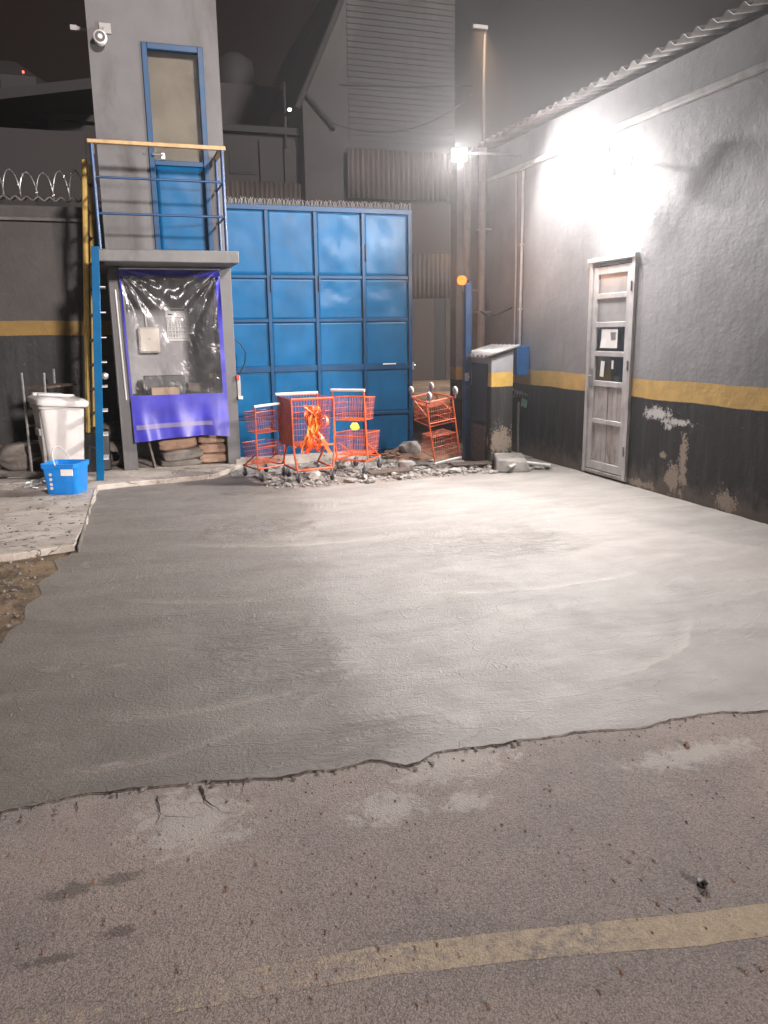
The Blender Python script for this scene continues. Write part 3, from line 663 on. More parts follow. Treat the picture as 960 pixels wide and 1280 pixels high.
blk = MB(); blk.add([(4.13,8.35,0),(4.52,8.22,0),(4.70,8.72,0),(4.3,8.76,0),(4.16,8.38,.16),(4.5,8.26,.13),(4.66,8.7,.17),(4.3,8.75,.18)],
    [(0,3,2,1),(4,5,6,7),(0,1,5,4),(1,2,6,5),(2,3,7,6),(3,0,4,7)]); tag(blk.build('concrete_block', M['chunk'], bevel=.02), 'low rough concrete block at the foot of the meter cabinet', 'block')
P0, P1, P2 = on_z(636,584,.08), on_z(655,578,.09), on_z(688,582,.06)
pp = MB(); pp.tube([P0, (P0+P1)/2+Vector((0,0,.01)), P1, (P1+P2)/2, P2], .022, 10); tag(pp.build('plastic_pipe', M['conduit'], smooth=60), 'short pale plastic pipe lying by the concrete block and wall', 'pipe')
gtag = thing('wire_outlet', 'pale green tag and loose wires sticking out of the black wall', 'wires', (5.09,9.5,.72))
b = MB(); b.cbox((5.06,9.42,.70),(.02,.13,.10),rx=R(8)); b.build('green_tag', M['green'], gtag, bevel=.003)
b = MB()
for k in range(7): 
    q = Vector((5.1,9.4+.05*k,.80)); b.tube([q,q+Vector((-.06,-.05+.02*k,.03+.01*k)),q+Vector((-.10,-.12+.03*k,.01-.012*k))],.004,5)
b.tube([(5.085,9.62,.70),(5.085,9.62,.35),(5.085,9.6,.03)],.014,6); b.build('wires', M['galv'], gtag, smooth=60)

# ================================================================== GATE
GY = 10.25
gate = thing('sliding_gate', 'tall blue sheet-metal gate with a grid of panels and wire spikes on top', 'gate', (2.6,GY,0))
XS = [1.30,1.905,2.515,3.14,3.765]; ZS = [.05,.58,1.19,1.79,2.32,3.13]
fm = MB()
fm.box((XS[0],GY-.05,.04),(XS[-1]+.03,GY+.02,.10)); fm.box((XS[0],GY-.05,3.10),(XS[-1]+.03,GY+.02,3.16))
fm.box((XS[-1]-.02,GY-.05,.10),(XS[-1]+.03,GY+.02,3.10)); fm.box((XS[0],GY-.05,.10),(XS[0]+.05,GY+.02,3.10))
for x in XS[1:-1]: fm.box((x-.022,GY-.046,.10),(x+.022,GY+.0,3.10))
for i, z in enumerate(ZS[1:-1]):
    hh = .038 if i == 1 else .02
    for a, c in zip(XS[:-1], XS[1:]):
        fm.box((a+.022,GY-.042,z-hh),(c-.022,GY-.002,z+hh))
fm.build('frame', M['blue_dark'], gate, bevel=.004)
for i, (a, c) in enumerate(zip(XS[:-1], XS[1:])):
    for j, (z0, z1) in enumerate(zip(ZS[:-1], ZS[1:])):
        amp = .0025 if not (j >= 3 and i >= 2) else .010
        def fn_(u, v, a=a, c=c, z0=z0, z1=z1, i=i, j=j, amp=amp):
            e = (16*u*(1-u)*v*(1-v))**.5
            d = amp*e*(mn.noise(Vector((u*2.2+i*3, v*2.2+j*5, 1)))*1.6 + .5*mn.noise(Vector((u*6+i, v*6+j, 4))))
            d += -.0025*e*mn.noise(Vector((i*2.2, j*1.7, 8)))
            return Vector((a+.01+(c-a-.02)*u, GY-.012+d, z0+.01+(z1-z0-.02)*v))
        pn = MB(); pn.grid(fn_, 14, 14); pn.build('panel', M['blue'], gate, smooth=80, thick=.002)
hp = MB()
for (x,z) in ((XS[1],2.24),(XS[2],2.24),(XS[3],2.62)):
    hp = MB(); hp.box((x+.02,GY-.07,z-.1),(x+.045,GY-.046,z+.1)); hp.build('bracket', M['blue_dark'], gate, bevel=.003)
sk = MB()
for k in range(64):
    x = XS[0]+.02+(XS[-1]-XS[0])*k/63; t1 = .025*math.sin(k*2.1); hh = .07+.025*rnd.random()
    sk.tube([(x-.012,GY-.015,3.155),(x-.006+t1*.3,GY-.015,3.155+hh*.7),(x+t1,GY-.02,3.155+hh)],.0035,4)
    sk.tube([(x+.012,GY-.01,3.155),(x+.004+t1*.3,GY-.01,3.155+hh*.7),(x-t1,GY+.01,3.155+hh)],.0035,4)
sk.build('spike_strip', M['galv'], gate)
hn = MB(); hn.box((XS[-1]+.032,GY-.04,1.14),(XS[-1]+.055,GY,1.24)); hn.tube([(XS[-1]+.06,GY-.03,1.19),(XS[-1]+.075,GY-.03,1.19)],.02); hn.build('latch', M['steel'], gate, smooth=40)
ws = MB(); ws.box((3.38,GY-.051,1.215),(3.56,GY-.0425,1.228)); ws.build('paper_strip', M['paper'], gate)

gp = thing('gate_post', 'slim blue steel gate post left of the meter cabinet', 'post', (4.2,9.35,0))
b = MB(); b.box((4.165,9.30,-.02),(4.245,9.38,2.20)); b.build('shaft', M['rail_blue'], gp, bevel=.006)
b = MB(); b.box((4.155,9.275,1.02),(4.20,9.299,1.12)); b.tube([(4.175,9.26,1.07),(4.175,9.275,1.07)],.03,10); b.build('latch', M['white_pl'], gp, smooth=40)
L3 = Vector((4.12,9.33,2.235))
ol = thing('beacon_lamp', 'round orange glowing lamp on top of the blue gate post', 'lamp', L3)
b = MB(); b.lathe(L3, [(.0,.055),(.035,.05),(.055,.02),(.055,-.02),(.035,-.05),(0,-.055)], 16); b.build('globe', M['lamp_orange'], ol, smooth=60)
b = MB(); b.tube([L3+Vector((.05,0,0)),L3+Vector((.1,.02,-.01))],.02,8); b.build('stem', M['black_pl'], ol, smooth=40)
point('beacon_glow', L3+Vector((-.05,.02,.10)), 14, (1,.36,.10), .05)

# ================================================================== GUARD TOWER
TY, TB = 9.95, .055
tw = thing('guard_tower', 'narrow grey two-storey guard tower with a blue upper door and balcony', 'tower', (.7,TY,TB))
b = MB()
b.box((.02,TY,TB),(.185,TY+.18,2.40)); b.box((1.255,TY,TB),(1.41,TY+.18,2.40))
b.box((.02,TY+.18,TB),(.13,11.2,2.40)); b.box((1.30,TY+.18,TB),(1.41,11.2,2.40))
b.build('lower_wall', M['tower'], tw, bevel=.008)
b = MB(); b.box((.13,11.05,TB),(1.30,11.2,2.40)); b.build('rear_wall', M['inner'], tw)
b = MB(); b.box((.02,TY,2.535),(.565,TY+.15,6.2)); b.box((1.225,TY,2.535),(1.40,TY+.15,6.2)); b.box((.565,TY,4.75),(1.225,TY+.15,6.2))
b.box((.02,TY+.15,2.535),(.15,11.2,6.2)); b.box((1.27,TY+.15,2.535),(1.40,11.2,6.2)); b.box((.15,11.05,2.535),(1.27,11.2,6.2)); b.box((-.06,TY-.1,6.2),(1.48,11.3,6.32))
b.build('upper_wall', M['tower'], tw)
b = MB(); b.box((-.09,9.35,2.40),(1.425,11.2,2.53)); b.build('balcony_slab', M['plat'], tw, bevel=.012)
# upper door
b = MB(); b.box((.565,TY-.02,2.54),(.625,TY+.06,4.75)); b.box((1.165,TY-.02,2.54),(1.225,TY+.06,4.75)); b.box((.625,TY-.02,4.685),(1.165,TY+.06,4.75)); b.box((.625,TY+.0,3.50),(1.165,TY+.05,3.555))
ud = b.build('door', M['blue_dark'], tw, bevel=.005)
b = MB(); b.grid(lambda u,v: Vector((.625+.54*u, TY+.025+.004*mn.noise(Vector((u*3,v*4,2))), 2.545+.955*v)), 12, 16); b.build('door_panel', M['blue'], ud, smooth=80, thick=.003)
b = MB(); b.box((.625,TY+.02,3.555),(1.165,TY+.028,4.685)); b.build('glass_pane', M['glass'], ud)
b = MB(); b.grid(lambda u,v: Vector((.60+.6*u, TY+.12+.004*math.sin(u*9)+.004*mn.noise(Vector((u*5,v*3,0))), 3.5+1.25*v)), 60, 3); b.build('blind', M['blind'], ud, smooth=80)
b = MB(); b.box((.70,TY-.045,3.56),(.735,TY-.02,3.62)); b.tube([(.715,TY-.05,3.60),(.60,TY-.055,3.60)],.012,8); b.build('handle', M['steel'], ud, smooth=40)
# balcony railing
ry = 9.40
b = MB(); b.box((-.075,ry-.03,3.575),(1.34,ry+.03,3.615)); b.box((-.065,ry+.03,3.577),(-.01,TY-.002,3.612)); b.box((1.272,ry+.03,3.577),(1.33,TY-.002,3.612)); rail = b.build('railing', M['wood_rail'], tw, bevel=.006)
for (x,y) in ((-.035,ry),(-.035,TY-.05),(1.30,ry),(1.30,TY-.05)):
    b = MB(); b.tube([(x,y,2.53),(x,y,3.58)],.019,8); b.build('post', M['rail_blue'], rail, smooth=50)
for z in (2.89,3.25):
    b = MB(); b.tube([(-.035,ry,z),(1.30,ry,z)],.013,8); b.build('bar', M['rail_blue'], rail, smooth=50)
    for x in (-.035,1.30):
        b = MB(); b.tube([(x,ry,z),(x,TY,z)],.012,8); b.build('bar', M['rail_blue'], rail, smooth=50)
# plastic drop curtain
def curtain_pt(x01, z):
    top, bot = 2.37, .41
    v = (top-z)/(top-bot); xl = .135+.03*v; xr = 1.265+.018*v; x = xl+(xr-xl)*x01
    dl = math.hypot(x01*1.13, (2.37-z)); al = math.atan2(2.37-z+.02, x01*1.13+.02)
    dr_ = math.hypot((1-x01)*1.13, (2.37-z)); ar = math.atan2(2.37-z+.02, (1-x01)*1.13+.02)
    y = .030*math.sin(al*21)*math.exp(-dl/.36)*min(1, dl*4) + .030*math.sin(ar*19)*math.exp(-dr_/.45)*min(1, dr_*4)
    y += .035*math.exp(-max(0,2.33-z)/.20)*mn.noise(Vector((x*13, z*6, 3)))*min(1,(2.37-z)*8)
    y += .007*mn.noise(Vector((x*4, z*3.5, 7)))
    k = max(0, (.96-z)/.55)
    y += k*(.020*math.sin(x*15+1.2*mn.noise(Vector((x*3,z*2,1))))+.02*mn.noise(Vector((x*7,z*1.2,5))))-.03*k*k
    z2 = z + (k*k)*.03*math.sin(x01*3.0-.6) - .02*math.exp(-((x01-1)/.12)**2)*k
    return Vector((x, 9.885+y, z2))
cu = thing('plastic_curtain', 'clear plastic drop curtain with blue vinyl borders hung in the tower opening', 'curtain', (.7,9.885,TB))
def cpart(name, u0, u1, za, zb, nu, nv, mat, dy=0):
    b = MB(); b.grid(lambda u,v: curtain_pt(u0+(u1-u0)*u, za+(zb-za)*v)+Vector((0,dy,0)), nu, nv); return b.build(name, mat, cu, smooth=80)
cpart('clear_sheet', .02, .955, .94, 2.29, 90, 100, M['clear'])
cpart('header_band', 0, 1, 2.29, 2.37, 60, 6, M['vinyl'])
cpart('side_strip', 0, .02, .94, 2.29, 3, 70, M['vinyl']); cpart('side_strip', .955, 1, .94, 2.29, 3, 70, M['vinyl'])
cpart('skirt', 0, 1, .41, .94, 90, 40, M['vinyl'])
cpart('hem_stripe', .03, .82, .545, .60, 70, 4, M['vinyl_grey'], -.005)
b = MB(); b.tube([(.14,9.885,2.375),(1.27,9.885,2.375)],.014,8); b.build('curtain_rod', M['steel'], cu, smooth=50)
b = MB(); pa, pb = on_y(144,362,9.93), on_y(158,500,9.93); b.tube([pa,pb],.010,8)
wt = tag(b.build('white_strip', M['white_lid'], smooth=50), 'long thin white plastic strip leaning on the left tower pillar', 'strip')
# things inside the tower
ca = thing('wall_calendar', 'white wall calendar with a month grid hung on the tower inner wall', 'calendar', (.84,11.04,1.77))
c0, c1 = on_y(207,385,11.04), on_y(237,426,11.04)
x0_, x1_, zt, zb_ = c0.x, c1.x, c0.z, c1.z; zm = zt-(zt-zb_)*.29
b = MB(); b.box((x0_,11.032,zb_),(x1_,11.042,zm-.008)); b.build('month_sheet', M['paper'], ca)
b = MB(); b.box((x0_-.01,11.030,zm),(x1_-.005,11.042,zt)); b.build('header_card', M['paper'], ca)
b = MB(); b.box((x0_+.02,11.027,zt-.035),(x1_-.05,11.0295,zt-.018)); b.box((x0_+.02,11.027,zm+.03),(x0_+.08,11.0295,zm+.05)); b.build('print', M['ink'], ca)
b = MB()
for i in range(8): b.box((x0_+.012+(x1_-x0_-.024)*i/7,11.029,zb_+.03),(x0_+.0145+(x1_-x0_-.024)*i/7,11.0315,zm-.03))
for i in range(6): zz = zb_+.03+(zm-.03-zb_-.03)*i/5; b.box((x0_+.012,11.0288,zz),(x1_-.012,11.0313,zz+.0025))
b.build('grid_lines', M['ink'], ca)
cur = bpy.data.curves.new('date_numbers', 'FONT')
rows = [list(range(1+7*r, min(31, 7*r+7)+1)) for r in range(5)]
cur.body = '\n'.join(' '.join('%2d' % d for d in r) for r in rows); cur.size = .040; cur.space_line = 1.1; cur.materials.append(M['ink'])
tmp = bpy.data.objects.new('tmp_text', cur); COL.objects.link(tmp); bpy.context.view_layer.update(); dme = bpy.data.meshes.new_from_object(tmp); bpy.data.objects.remove(tmp)
dn = bpy.data.objects.new('date_numbers', dme); COL.objects.link(dn); dn.parent = ca; dn.rotation_euler = (R(90),0,0); dn.location = Vector((x0_+.018,11.028,zm-.068))-Vector((.84,11.04,1.77)); dn.scale = (.86,1,1)
jb_ = thing('fuse_box', 'cream plastic box with a conduit on the tower inner wall', 'fuse box', (.47,11.03,1.57))
j0, j1 = on_y(172,409,11.0), on_y(201,441,11.0)
b = MB(); b.box((j0.x,10.94,j1.z),(j1.x,11.045,j0.z)); b.build('housing', M['cream'], jb_, bevel=.025, seg=4)
b = MB(); b.box((j0.x+.02,10.925,j1.z+.02),(j1.x-.03,10.9395,j0.z-.02)); b.build('cover', M['cream'], jb_, bevel=.006)
b = MB(); b.tube([((j0.x+j1.x)/2-.02,11.02,j0.z-.01),((j0.x+j1.x)/2-.03,11.02,j0.z+.22)],.012,8); b.build('conduit', M['conduit'], jb_, smooth=50)
b = MB(); b.box(((j0.x+j1.x)/2-.02,10.921,(j0.z+j1.z)/2+.01),((j0.x+j1.x)/2+.02,10.9245,(j0.z+j1.z)/2+.02)); b.build('switch', M['grey_pl'], jb_)
sh = thing('counter', 'dark shelf counter across the tower behind the plastic curtain', 'counter', (.7,10.5,.86))
b = MB(); b.box((.131,10.3,.86),(1.299,11.04,.89)); b.build('counter_top', M['rust'], sh, bevel=.004)
b = MB(); b.box((.14,10.34,TB),(.18,10.40,.86)); b.build('support', M['rust'], sh); b = MB(); b.box((1.25,10.34,TB),(1.29,10.40,.86)); b.build('support', M['rust'], sh)
def desk_item(name, lab, cat, c, d, mat, rz=0, ry=0): 
    b = MB(); b.cbox(c, d, rz, 0, ry); return tag(b.build(name, mat, bevel=.006), lab, cat)
desk_item('cardboard_box', 'low brown cardboard box on the counter behind the curtain', 'box', (.58,10.45,.945), (.34,.2,.105), M['card'], R(4))
desk_item('equipment_case', 'black equipment case behind the brown cardboard box', 'case', (.60,10.75,1.01), (.5,.2,.235), M['black_pl'], R(3))
desk_item('folder_stack', 'dark wedge of folders on the right of the counter', 'folders', (.99,10.7,.965), (.26,.2,.10), M['rust'], R(12), R(10))
bt = thing('drink_bottle', 'small bottle with a yellow cap on the counter right end', 'bottle', (1.17,10.5,.89))
b = MB(); b.lathe((1.17,10.5,.89), [(.036,0),(.04,.01),(.04,.13),(.018,.19),(.018,.2)], 14); b.build('body', M['rust'], bt, smooth=50)
b = MB(); b.lathe((1.17,10.5,.94), [(.0412,0),(.0412,.06)], 14); b.build('label', M['red'], bt, smooth=50)
b = MB(); b.lathe((1.17,10.5,1.09), [(.023,0),(.023,.045),(.02,.05)], 12); b.build('cap', M['yellow_toy'], bt, smooth=50)
bag_m = {}
def sack(name, c, d, rz, mat, lab, grp, seed, ry=0):
    T = Matrix.Translation(c) @ Matrix.Rotation(rz,4,'Z') @ Matrix.Rotation(ry,4,'Y')
    b = MB(); bm = bmesh.new(); bmesh.ops.create_cube(bm, size=2); bmesh.ops.subdivide_edges(bm, edges=bm.edges, cuts=7, use_grid_fill=True)
    for v in bm.verts:
        p = v.co.copy(); ex = (1-abs(p.x)**6*.0); 
        th = (1-abs(p.x)**6*.38)*(1-abs(p.y)**6*.35)
        q = Vector((p.x*(1-.08*abs(p.y)**3), p.y*(1-.05*abs(p.x)**3), p.z*th))
        q += .05*Vector((mn.noise(p*1.7+Vector((seed,0,0))), mn.noise(p*1.7+Vector((0,seed,0))), mn.noise(p*2+Vector((0,0,seed)))))
        v.co = T @ Vector((q.x*d[0]/2, q.y*d[1]/2, q.z*d[2]/2))
    bm.verts.index_update(); b.add([v.co for v in bm.verts], [tuple(v.index for v in f.verts) for f in bm.faces]); bm.free()
    return tag(b.build(name, mat, smooth=70), lab, 'sack', grp)
sg = 'cement sacks stacked under the curtain'
sack('cement_sack', (.67,10.17,.335), (.46,.32,.17), R(-3), M['sack'], 'top brown cement sack of the left stack under the curtain', sg, 1, R(-6))
sack('cement_sack', (.72,10.17,.19), (.50,.32,.15), R(4), M['sack_grey'], 'middle greyish cement sack of the left stack under the curtain', sg, 2, R(-5))
sack('cement_sack', (.70,10.19,.09), (.5,.32,.10), R(0), M['sack_grey'], 'flattened bottom cement sack of the left stack under the curtain', sg, 6)
sack('cement_sack', (1.10,10.2,.37), (.38,.32,.14), R(2), M['sack'], 'top brown cement sack of the right stack under the curtain', sg, 3)
sack('cement_sack', (1.10,10.2,.245), (.38,.33,.13), R(-2), M['sack'], 'middle brown cement sack of the right stack under the curtain', sg, 4)
sack('cement_sack', (1.10,10.2,.125), (.39,.33,.13), R(1), M['sack'], 'bottom brown cement sack of the right stack under the curtain', sg, 5)
flat_board('loose_plank', (.34,10.05,.27), (.025,.10,.46), R(10), R(-6), M['rust'], 'dark short plank standing against the left tower pillar inside', ry=R(-9))
# entry phone on the right pillar with its cable
ip = thing('entry_phone', 'small red and white entry phone on the right tower pillar edge', 'entry phone', (1.43,TY,.78))
e0 = on_y(296,472,TY-.03); e1 = on_y(304,498,TY-.03)
b = MB(); b.box((1.412,TY-.01,e1.z-.02),(1.455,TY+.12,e0.z+.02)); b.build('housing', M['grey_pl'], ip, bevel=.006)
b = MB(); b.box((1.405,TY-.035,e0.z-.03),(1.44,TY-.012,e0.z+.03)); b.build('red_button', M['red'], ip, bevel=.004)
b = MB(); b.box((1.41,TY-.05,e1.z-.01),(1.47,TY-.012,e1.z+.03)); b.build('white_socket', M['white_pl'], ip, bevel=.006)
hs = MB(); hp_ = [on_y(x,y,TY+.02) for x,y in ((293,424),(301,430),(307,441),(306,454),(300,466),(295,474))]; hs.tube(hp_, .008, 6)
tag(hs.build('looped_cable', M['black_pl'], smooth=60), 'black cable looping out of the right tower pillar before the gate', 'cable')

# CCTV camera high on the tower
cp = on_y(125,47,TY-.12)
cv = thing('security_camera', 'white security camera with a black ring lens high on the tower', 'camera', cp)
b = MB(); b.lathe(cp, [(.045,.10),(.066,.06),(.075,0),(.068,-.035),(.06,-.04)], 20, 'Y'); b.build('body', M['white_lid'], cv, smooth=50)
b = MB(); b.lathe(cp+Vector((0,-.046,0)), [(.052,.006),(.052,0)], 20, 'Y'); lz = b.build('lens_ring', M['black_pl'], cv, smooth=50)
b = MB(); b.lathe(cp+Vector((0,-.055,0)), [(.026,.008),(.022,0)], 14, 'Y'); b.build('lens', M['white_lid'], lz, smooth=50)
b = MB(); b.tube([cp+Vector((0,.05,.03)),cp+Vector((.05,.09,.12)),(cp.x+.06,TY,cp.z+.13)],.016,8); b.cbox((cp.x+.06,TY-.012,cp.z+.13),(.12,.02,.10)); b.build('bracket', M['grey_pl'], cv, smooth=40)
b = MB(); s0 = on_y(92,35,TY+.3); b.tube([s0,(.02,TY+.3,s0.z)],.022,8); b.cbox(s0,(.07,.05,.05)); tag(b.build('side_bracket', M['pipe'], smooth=40), 'small grey bracket sticking out of the tower upper left side', 'bracket')

# ladders
ld = thing('steel_ladder', 'blue steel ladder rising to the left side of the balcony', 'ladder', (-.24,9.45,TB))
for y in (9.36,9.74):
    b = MB(); b.add([(-.285,y-.025,TB),(-.205,y-.025,TB),(-.205,y+.015,TB),(-.285,y+.015,TB),(-.125,y-.025,2.55),(-.045,y-.025,2.55),(-.045,y+.015,2.55),(-.125,y+.015,2.55)],
        [(0,3,2,1),(4,5,6,7),(0,1,5,4),(1,2,6,5),(2,3,7,6),(3,0,4,7)]); b.build('side_rail', M['blue'], ld, bevel=.004)
for k in range(9):
    z = .28+.265*k; xo = -.245+.16*(z-TB)/2.5
    b = MB(); b.box((xo-.03,9.376,z),(xo+.095,9.714,z+.012)); b.build('tread', M['alu'], ld, bevel=.002)
dd = MB(); q = on_y(131,470,9.34); dd.lathe(q, [(.0,-.012),(.02,-.012),(.038,0),(.038,.014)], 16, 'Y'); dd.build('round_badge', M['steel'], ld, smooth=50)
yl = thing('yellow_ladder', 'tall yellow ladder standing edge-on beside the tower', 'ladder', (-.3,10.3,.5))
ya, yb = on_y(105.5,200,10.15), on_y(110,540,10.15); yc, yd = on_y(114,206,10.5), on_y(119,533,10.5)
for (p, q) in ((ya,yb),(yc,yd)):
    b = MB(); b.tube([q,p],.031,8); b.build('side_rail', M['yellow_pole'], yl, smooth=40)
for k in range(10):
    f = (k+.6)/10.4; b = MB(); b.tube([yb.lerp(ya,f),yd.lerp(yc,f)],.017,6); b.build('rung', M['rust'], yl, smooth=40)
dk = MB(); dk.box((-.5,10.02,TB),(-.12,10.65,yb.z-.004)); tag(dk.build('plastic_crate', M['black_pl'], bevel=.02), 'dark crate behind the white bin carrying the yellow ladder', 'crate')

# ================================================================== LEFT SIDE
lw = thing('perimeter_wall', 'dark grey perimeter wall with a yellow stripe and black base left of the tower', 'wall', (-2,11.2,0))
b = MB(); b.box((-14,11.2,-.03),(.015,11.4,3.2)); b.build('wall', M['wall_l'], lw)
b = MB(); b.box((-14,11.15,3.02),(.015,11.199,3.06)); b.build('ledge', M['tarp'], lw, bevel=.006)
b = MB(); corrugated(b, -14, .015, 11.12, 11.5, 3.27, 3.33, .13, .022, 'X'); b.build('coping', M['tarp'], lw, smooth=80, thick=.02)
rw = thing('razor_wire', 'coil of razor wire along the top of the left perimeter wall', 'razor wire', (-2,11.3,3.35))
pts = []
for i in range(60*16):
    a = i/16*2*math.pi; x = -.02-.012*i*.98/1.0*1.0
    rr = .16+.025*math.sin(i*.011*7); pts.append(Vector((x+.03*math.cos(a), 11.3+rr*math.cos(a)*.55, 3.46+rr*math.sin(a))))
pts = [p for p in pts if p.x > -6]
b = MB(); b.tube(pts, .0055, 4); b.build('coil', M['galv'], rw, smooth=60)
b = MB()
for i in range(0, len(pts)-1, 2):
    p = pts[i]; b.cbox(p, (.028,.004,.010), rz=i*1.3, ry=i*.7)
b.build('barbs', M['galv'], rw)

# rusty rack
rk = thing('metal_rack', 'rusty empty metal shelf rack standing behind the white bin', 'rack', (-.85,10.3,TB))
ru = [(-.99,10.05),(-.70,9.98),(-.62,10.6),(-.26,10.5)]
ups = [on_y(27,466,10.15), on_y(55,466,10.0), on_y(67,461,10.7), on_y(95,461,10.6)]; dns = [on_y(37,560,10.15), on_y(62,565,10.0), on_y(74,556,10.7), on_y(103,556,10.6)]
for p, q in zip(ups, dns):
    d = (q-p); q2 = p+d*((TB-p.z)/d.z); b = MB(); b.tube([q2,p],.014,6); b.build('upright', M['galv'], rk, smooth=40)
def rack_pt(i, z):
    p, q = ups[i], dns[i]; d = q-p; return p+d*((z-p.z)/d.z)
for z in (1.06,.86,.62,.42,.22):
    c4 = [rack_pt(i, z) for i in (0,1,3,2)]; b = MB(); b.add([p+Vector((0,0,.012)) for p in c4]+[p-Vector((0,0,.012)) for p in c4], [(0,1,2,3),(7,6,5,4),(0,4,5,1),(1,5,6,2),(2,6,7,3),(3,7,4,0)]); b.build('shelf', M['rust'], rk)

# white bin
def rbox_prof(hx, hy, r, z, n=5):
    out = []
    for cx, cy, a0 in ((hx-r,hy-r,0),(-hx+r,hy-r,90),(-hx+r,-hy+r,180),(hx-r,-hy+r,270)):
        for k in range(n+1):
            a = R(a0+90*k/n); out.append(Vector((cx+r*math.cos(a), cy+r*math.sin(a), z)))
    return out
def loft(mb, rings, T, cap0=True, cap1=True):
    n = len(rings[0]); vs = [T @ p for g in rings for p in g]; fs = []
    for i in range(len(rings)-1):
        for k in range(n): fs.append((i*n+k, i*n+(k+1)%n, (i+1)*n+(k+1)%n, (i+1)*n+k))
    if cap0: fs.append(tuple(range(n-1,-1,-1)))
    if cap1: fs.append(tuple((len(rings)-1)*n+k for k in range(n)))
    mb.add(vs, fs)
bc = Vector((-.63,9.72,TB)); T = Matrix.Translation(bc) @ Matrix.Rotation(R(18),4,'Z')
bn = thing('plastic_bin', 'tall white plastic bin with a loose tilted lid', 'bin', bc)
b = MB(); loft(b, [rbox_prof(.17,.155,.04,0), rbox_prof(.18,.165,.045,.02), rbox_prof(.235,.215,.05,.80), rbox_prof(.255,.235,.05,.805), rbox_prof(.255,.235,.05,.85), rbox_prof(.235,.215,.05,.86)], T); b.build('body', M['white_pl'], bn, smooth=45)
b = MB()
for (z0,z1) in ((.14,.20),(.52,.60)): b.box((-.225+.0,-.12,z0),(-.195,.05,z1),T @ Matrix.Rotation(R(-3.5),4,'Y'))
b.box((-.235,-.13,.2),(-.20,-.10,.82),T); b.build('grip_ribs', M['grey_pl'], bn, bevel=.006)
TL = T @ Matrix.Translation((.0,-.02,.875)) @ Matrix.Rotation(R(5),4,'Y') @ Matrix.Rotation(R(2),4,'X')
b = MB(); loft(b, [rbox_prof(.265,.25,.06,-.045), rbox_prof(.275,.26,.06,-.03), rbox_prof(.275,.26,.06,.015), rbox_prof(.24,.225,.06,.04), rbox_prof(.17,.15,.05,.05)], TL); lid = b.build('lid', M['white_lid'], bn, smooth=40)
b = MB(); b.box((-.22,-.03,.045),(.18,.03,.075),TL); b.box((-.24,.10,.03),(.10,.2,.07),TL); b.build('lid_ridge', M['white_lid'], lid, bevel=.015)
# blue bucket
kc = on_z(85,615,TB); TK = Matrix.Translation(kc) @ Matrix.Rotation(R(-22),4,'Z')
bu = thing('bucket', 'bright blue square bucket with a white handle before the white bin', 'bucket', kc)
H = .315
b = MB(); loft(b, [rbox_prof(.155,.135,.04,0), rbox_prof(.16,.14,.04,.01), rbox_prof(.18,.16,.045,H-.05), rbox_prof(.192,.172,.045,H-.048), rbox_prof(.194,.174,.045,H), rbox_prof(.178,.158,.042,H), rbox_prof(.176,.156,.042,H-.04), rbox_prof(.15,.13,.04,.02)], TK); b.build('body', M['bucket'], bu, smooth=40)
b = MB(); hp2 = [TK @ Vector((.0-.02+.19*math.cos(a)*.0 - .06*math.sin(a), -.178*math.cos(a), H-.01+.17*math.sin(a))) for a in [math.pi*k/14 for k in range(15)]]; b.tube(hp2, .0065, 6); b.build('handle', M['white_lid'], bu, smooth=60)
b = MB(); b.box((.03,-.181,.20),(.15,-.168,.265),TK); b.build('paper_label', M['paper'], bu)
b = MB()
for k,z in enumerate((.21,.16,.11,.07)): b.lathe(TK @ Vector((-.085,-.165+.015*(.2-z)*1-.004,z)), [(.016,.004),(.016,-.004)], 12, 'Y', Matrix.Rotation(R(-22),4,'Z'))
for z,wd in ((.135,.10),(.055,.09)): b.box((-.193+.015*(1-z/.3),-.13,z),(-.15,-.02,z+.012),TK)
b.build('printed_marks', M['white_lid'], bu, smooth=40)

# heaps of junk at the foot of the left wall
def bundle(name, c, L, r, rz, mat, lab, seed):
    T = Matrix.Translation(c) @ Matrix.Rotation(rz,4,'Z'); b = MB()
    def f(u, v):
        a = 2*math.pi*v; x = (u-.5)*L; k = 1-.55*abs(2*u-1)**5; rr = r*k*(1+.22*mn.noise(Vector((x*4+seed, math.cos(a)*1.5, math.sin(a)*1.5)))+.09*math.sin(a*7+x*6))
        return T @ Vector((x, rr*math.cos(a), rr*math.sin(a)*.85))
    b.grid(f, 26, 30); return tag(b.build(name, mat, smooth=70), lab, 'bundle', 'dusty bundles along the left wall')
bundle('rolled_tarpaulin', (-1.02,10.55,.22), .75, .20, R(5), M['sack_grey'], 'big dusty rolled sack bundle left of the white bin', 1)
bundle('rolled_tarpaulin', (-1.55,10.75,.2), .7, .19, R(-12), M['tarp'], 'dark dusty bundle at the left edge of the picture by the wall', 2)
bundle('rolled_tarpaulin', (-.18,10.62,.2), .4, .17, R(70), M['tarp'], 'dark dusty bundle behind the blue ladder', 3)
bundle('rolled_tarpaulin', (-.05,10.45,.2), .55, .17, R(80), M['sack_grey'], 'greyish bundle between the blue ladder and the tower pillar', 4)
bundle('rolled_tarpaulin', (.0-.1,10.7,.45), .5, .14, R(60), M['tarp'], 'upper dark bundle piled behind the blue ladder', 5)
ty_ = MB(); ty_.lathe((-.36,10.05,.20), [(.10,-.05),(.15,-.06),(.17,-.03),(.17,.03),(.15,.06),(.10,.05)], 24, 'Y'); tag(ty_.build('hose_reel', M['rubber'], smooth=50), 'dark round reel lying right of the white bin', 'reel')
flat_board('flattened_carton', (-.95,9.95,.075), (.55,.30,.012), R(-14), R(2), M['board'], 'pale flattened carton lying left of the white bin', 'carton')
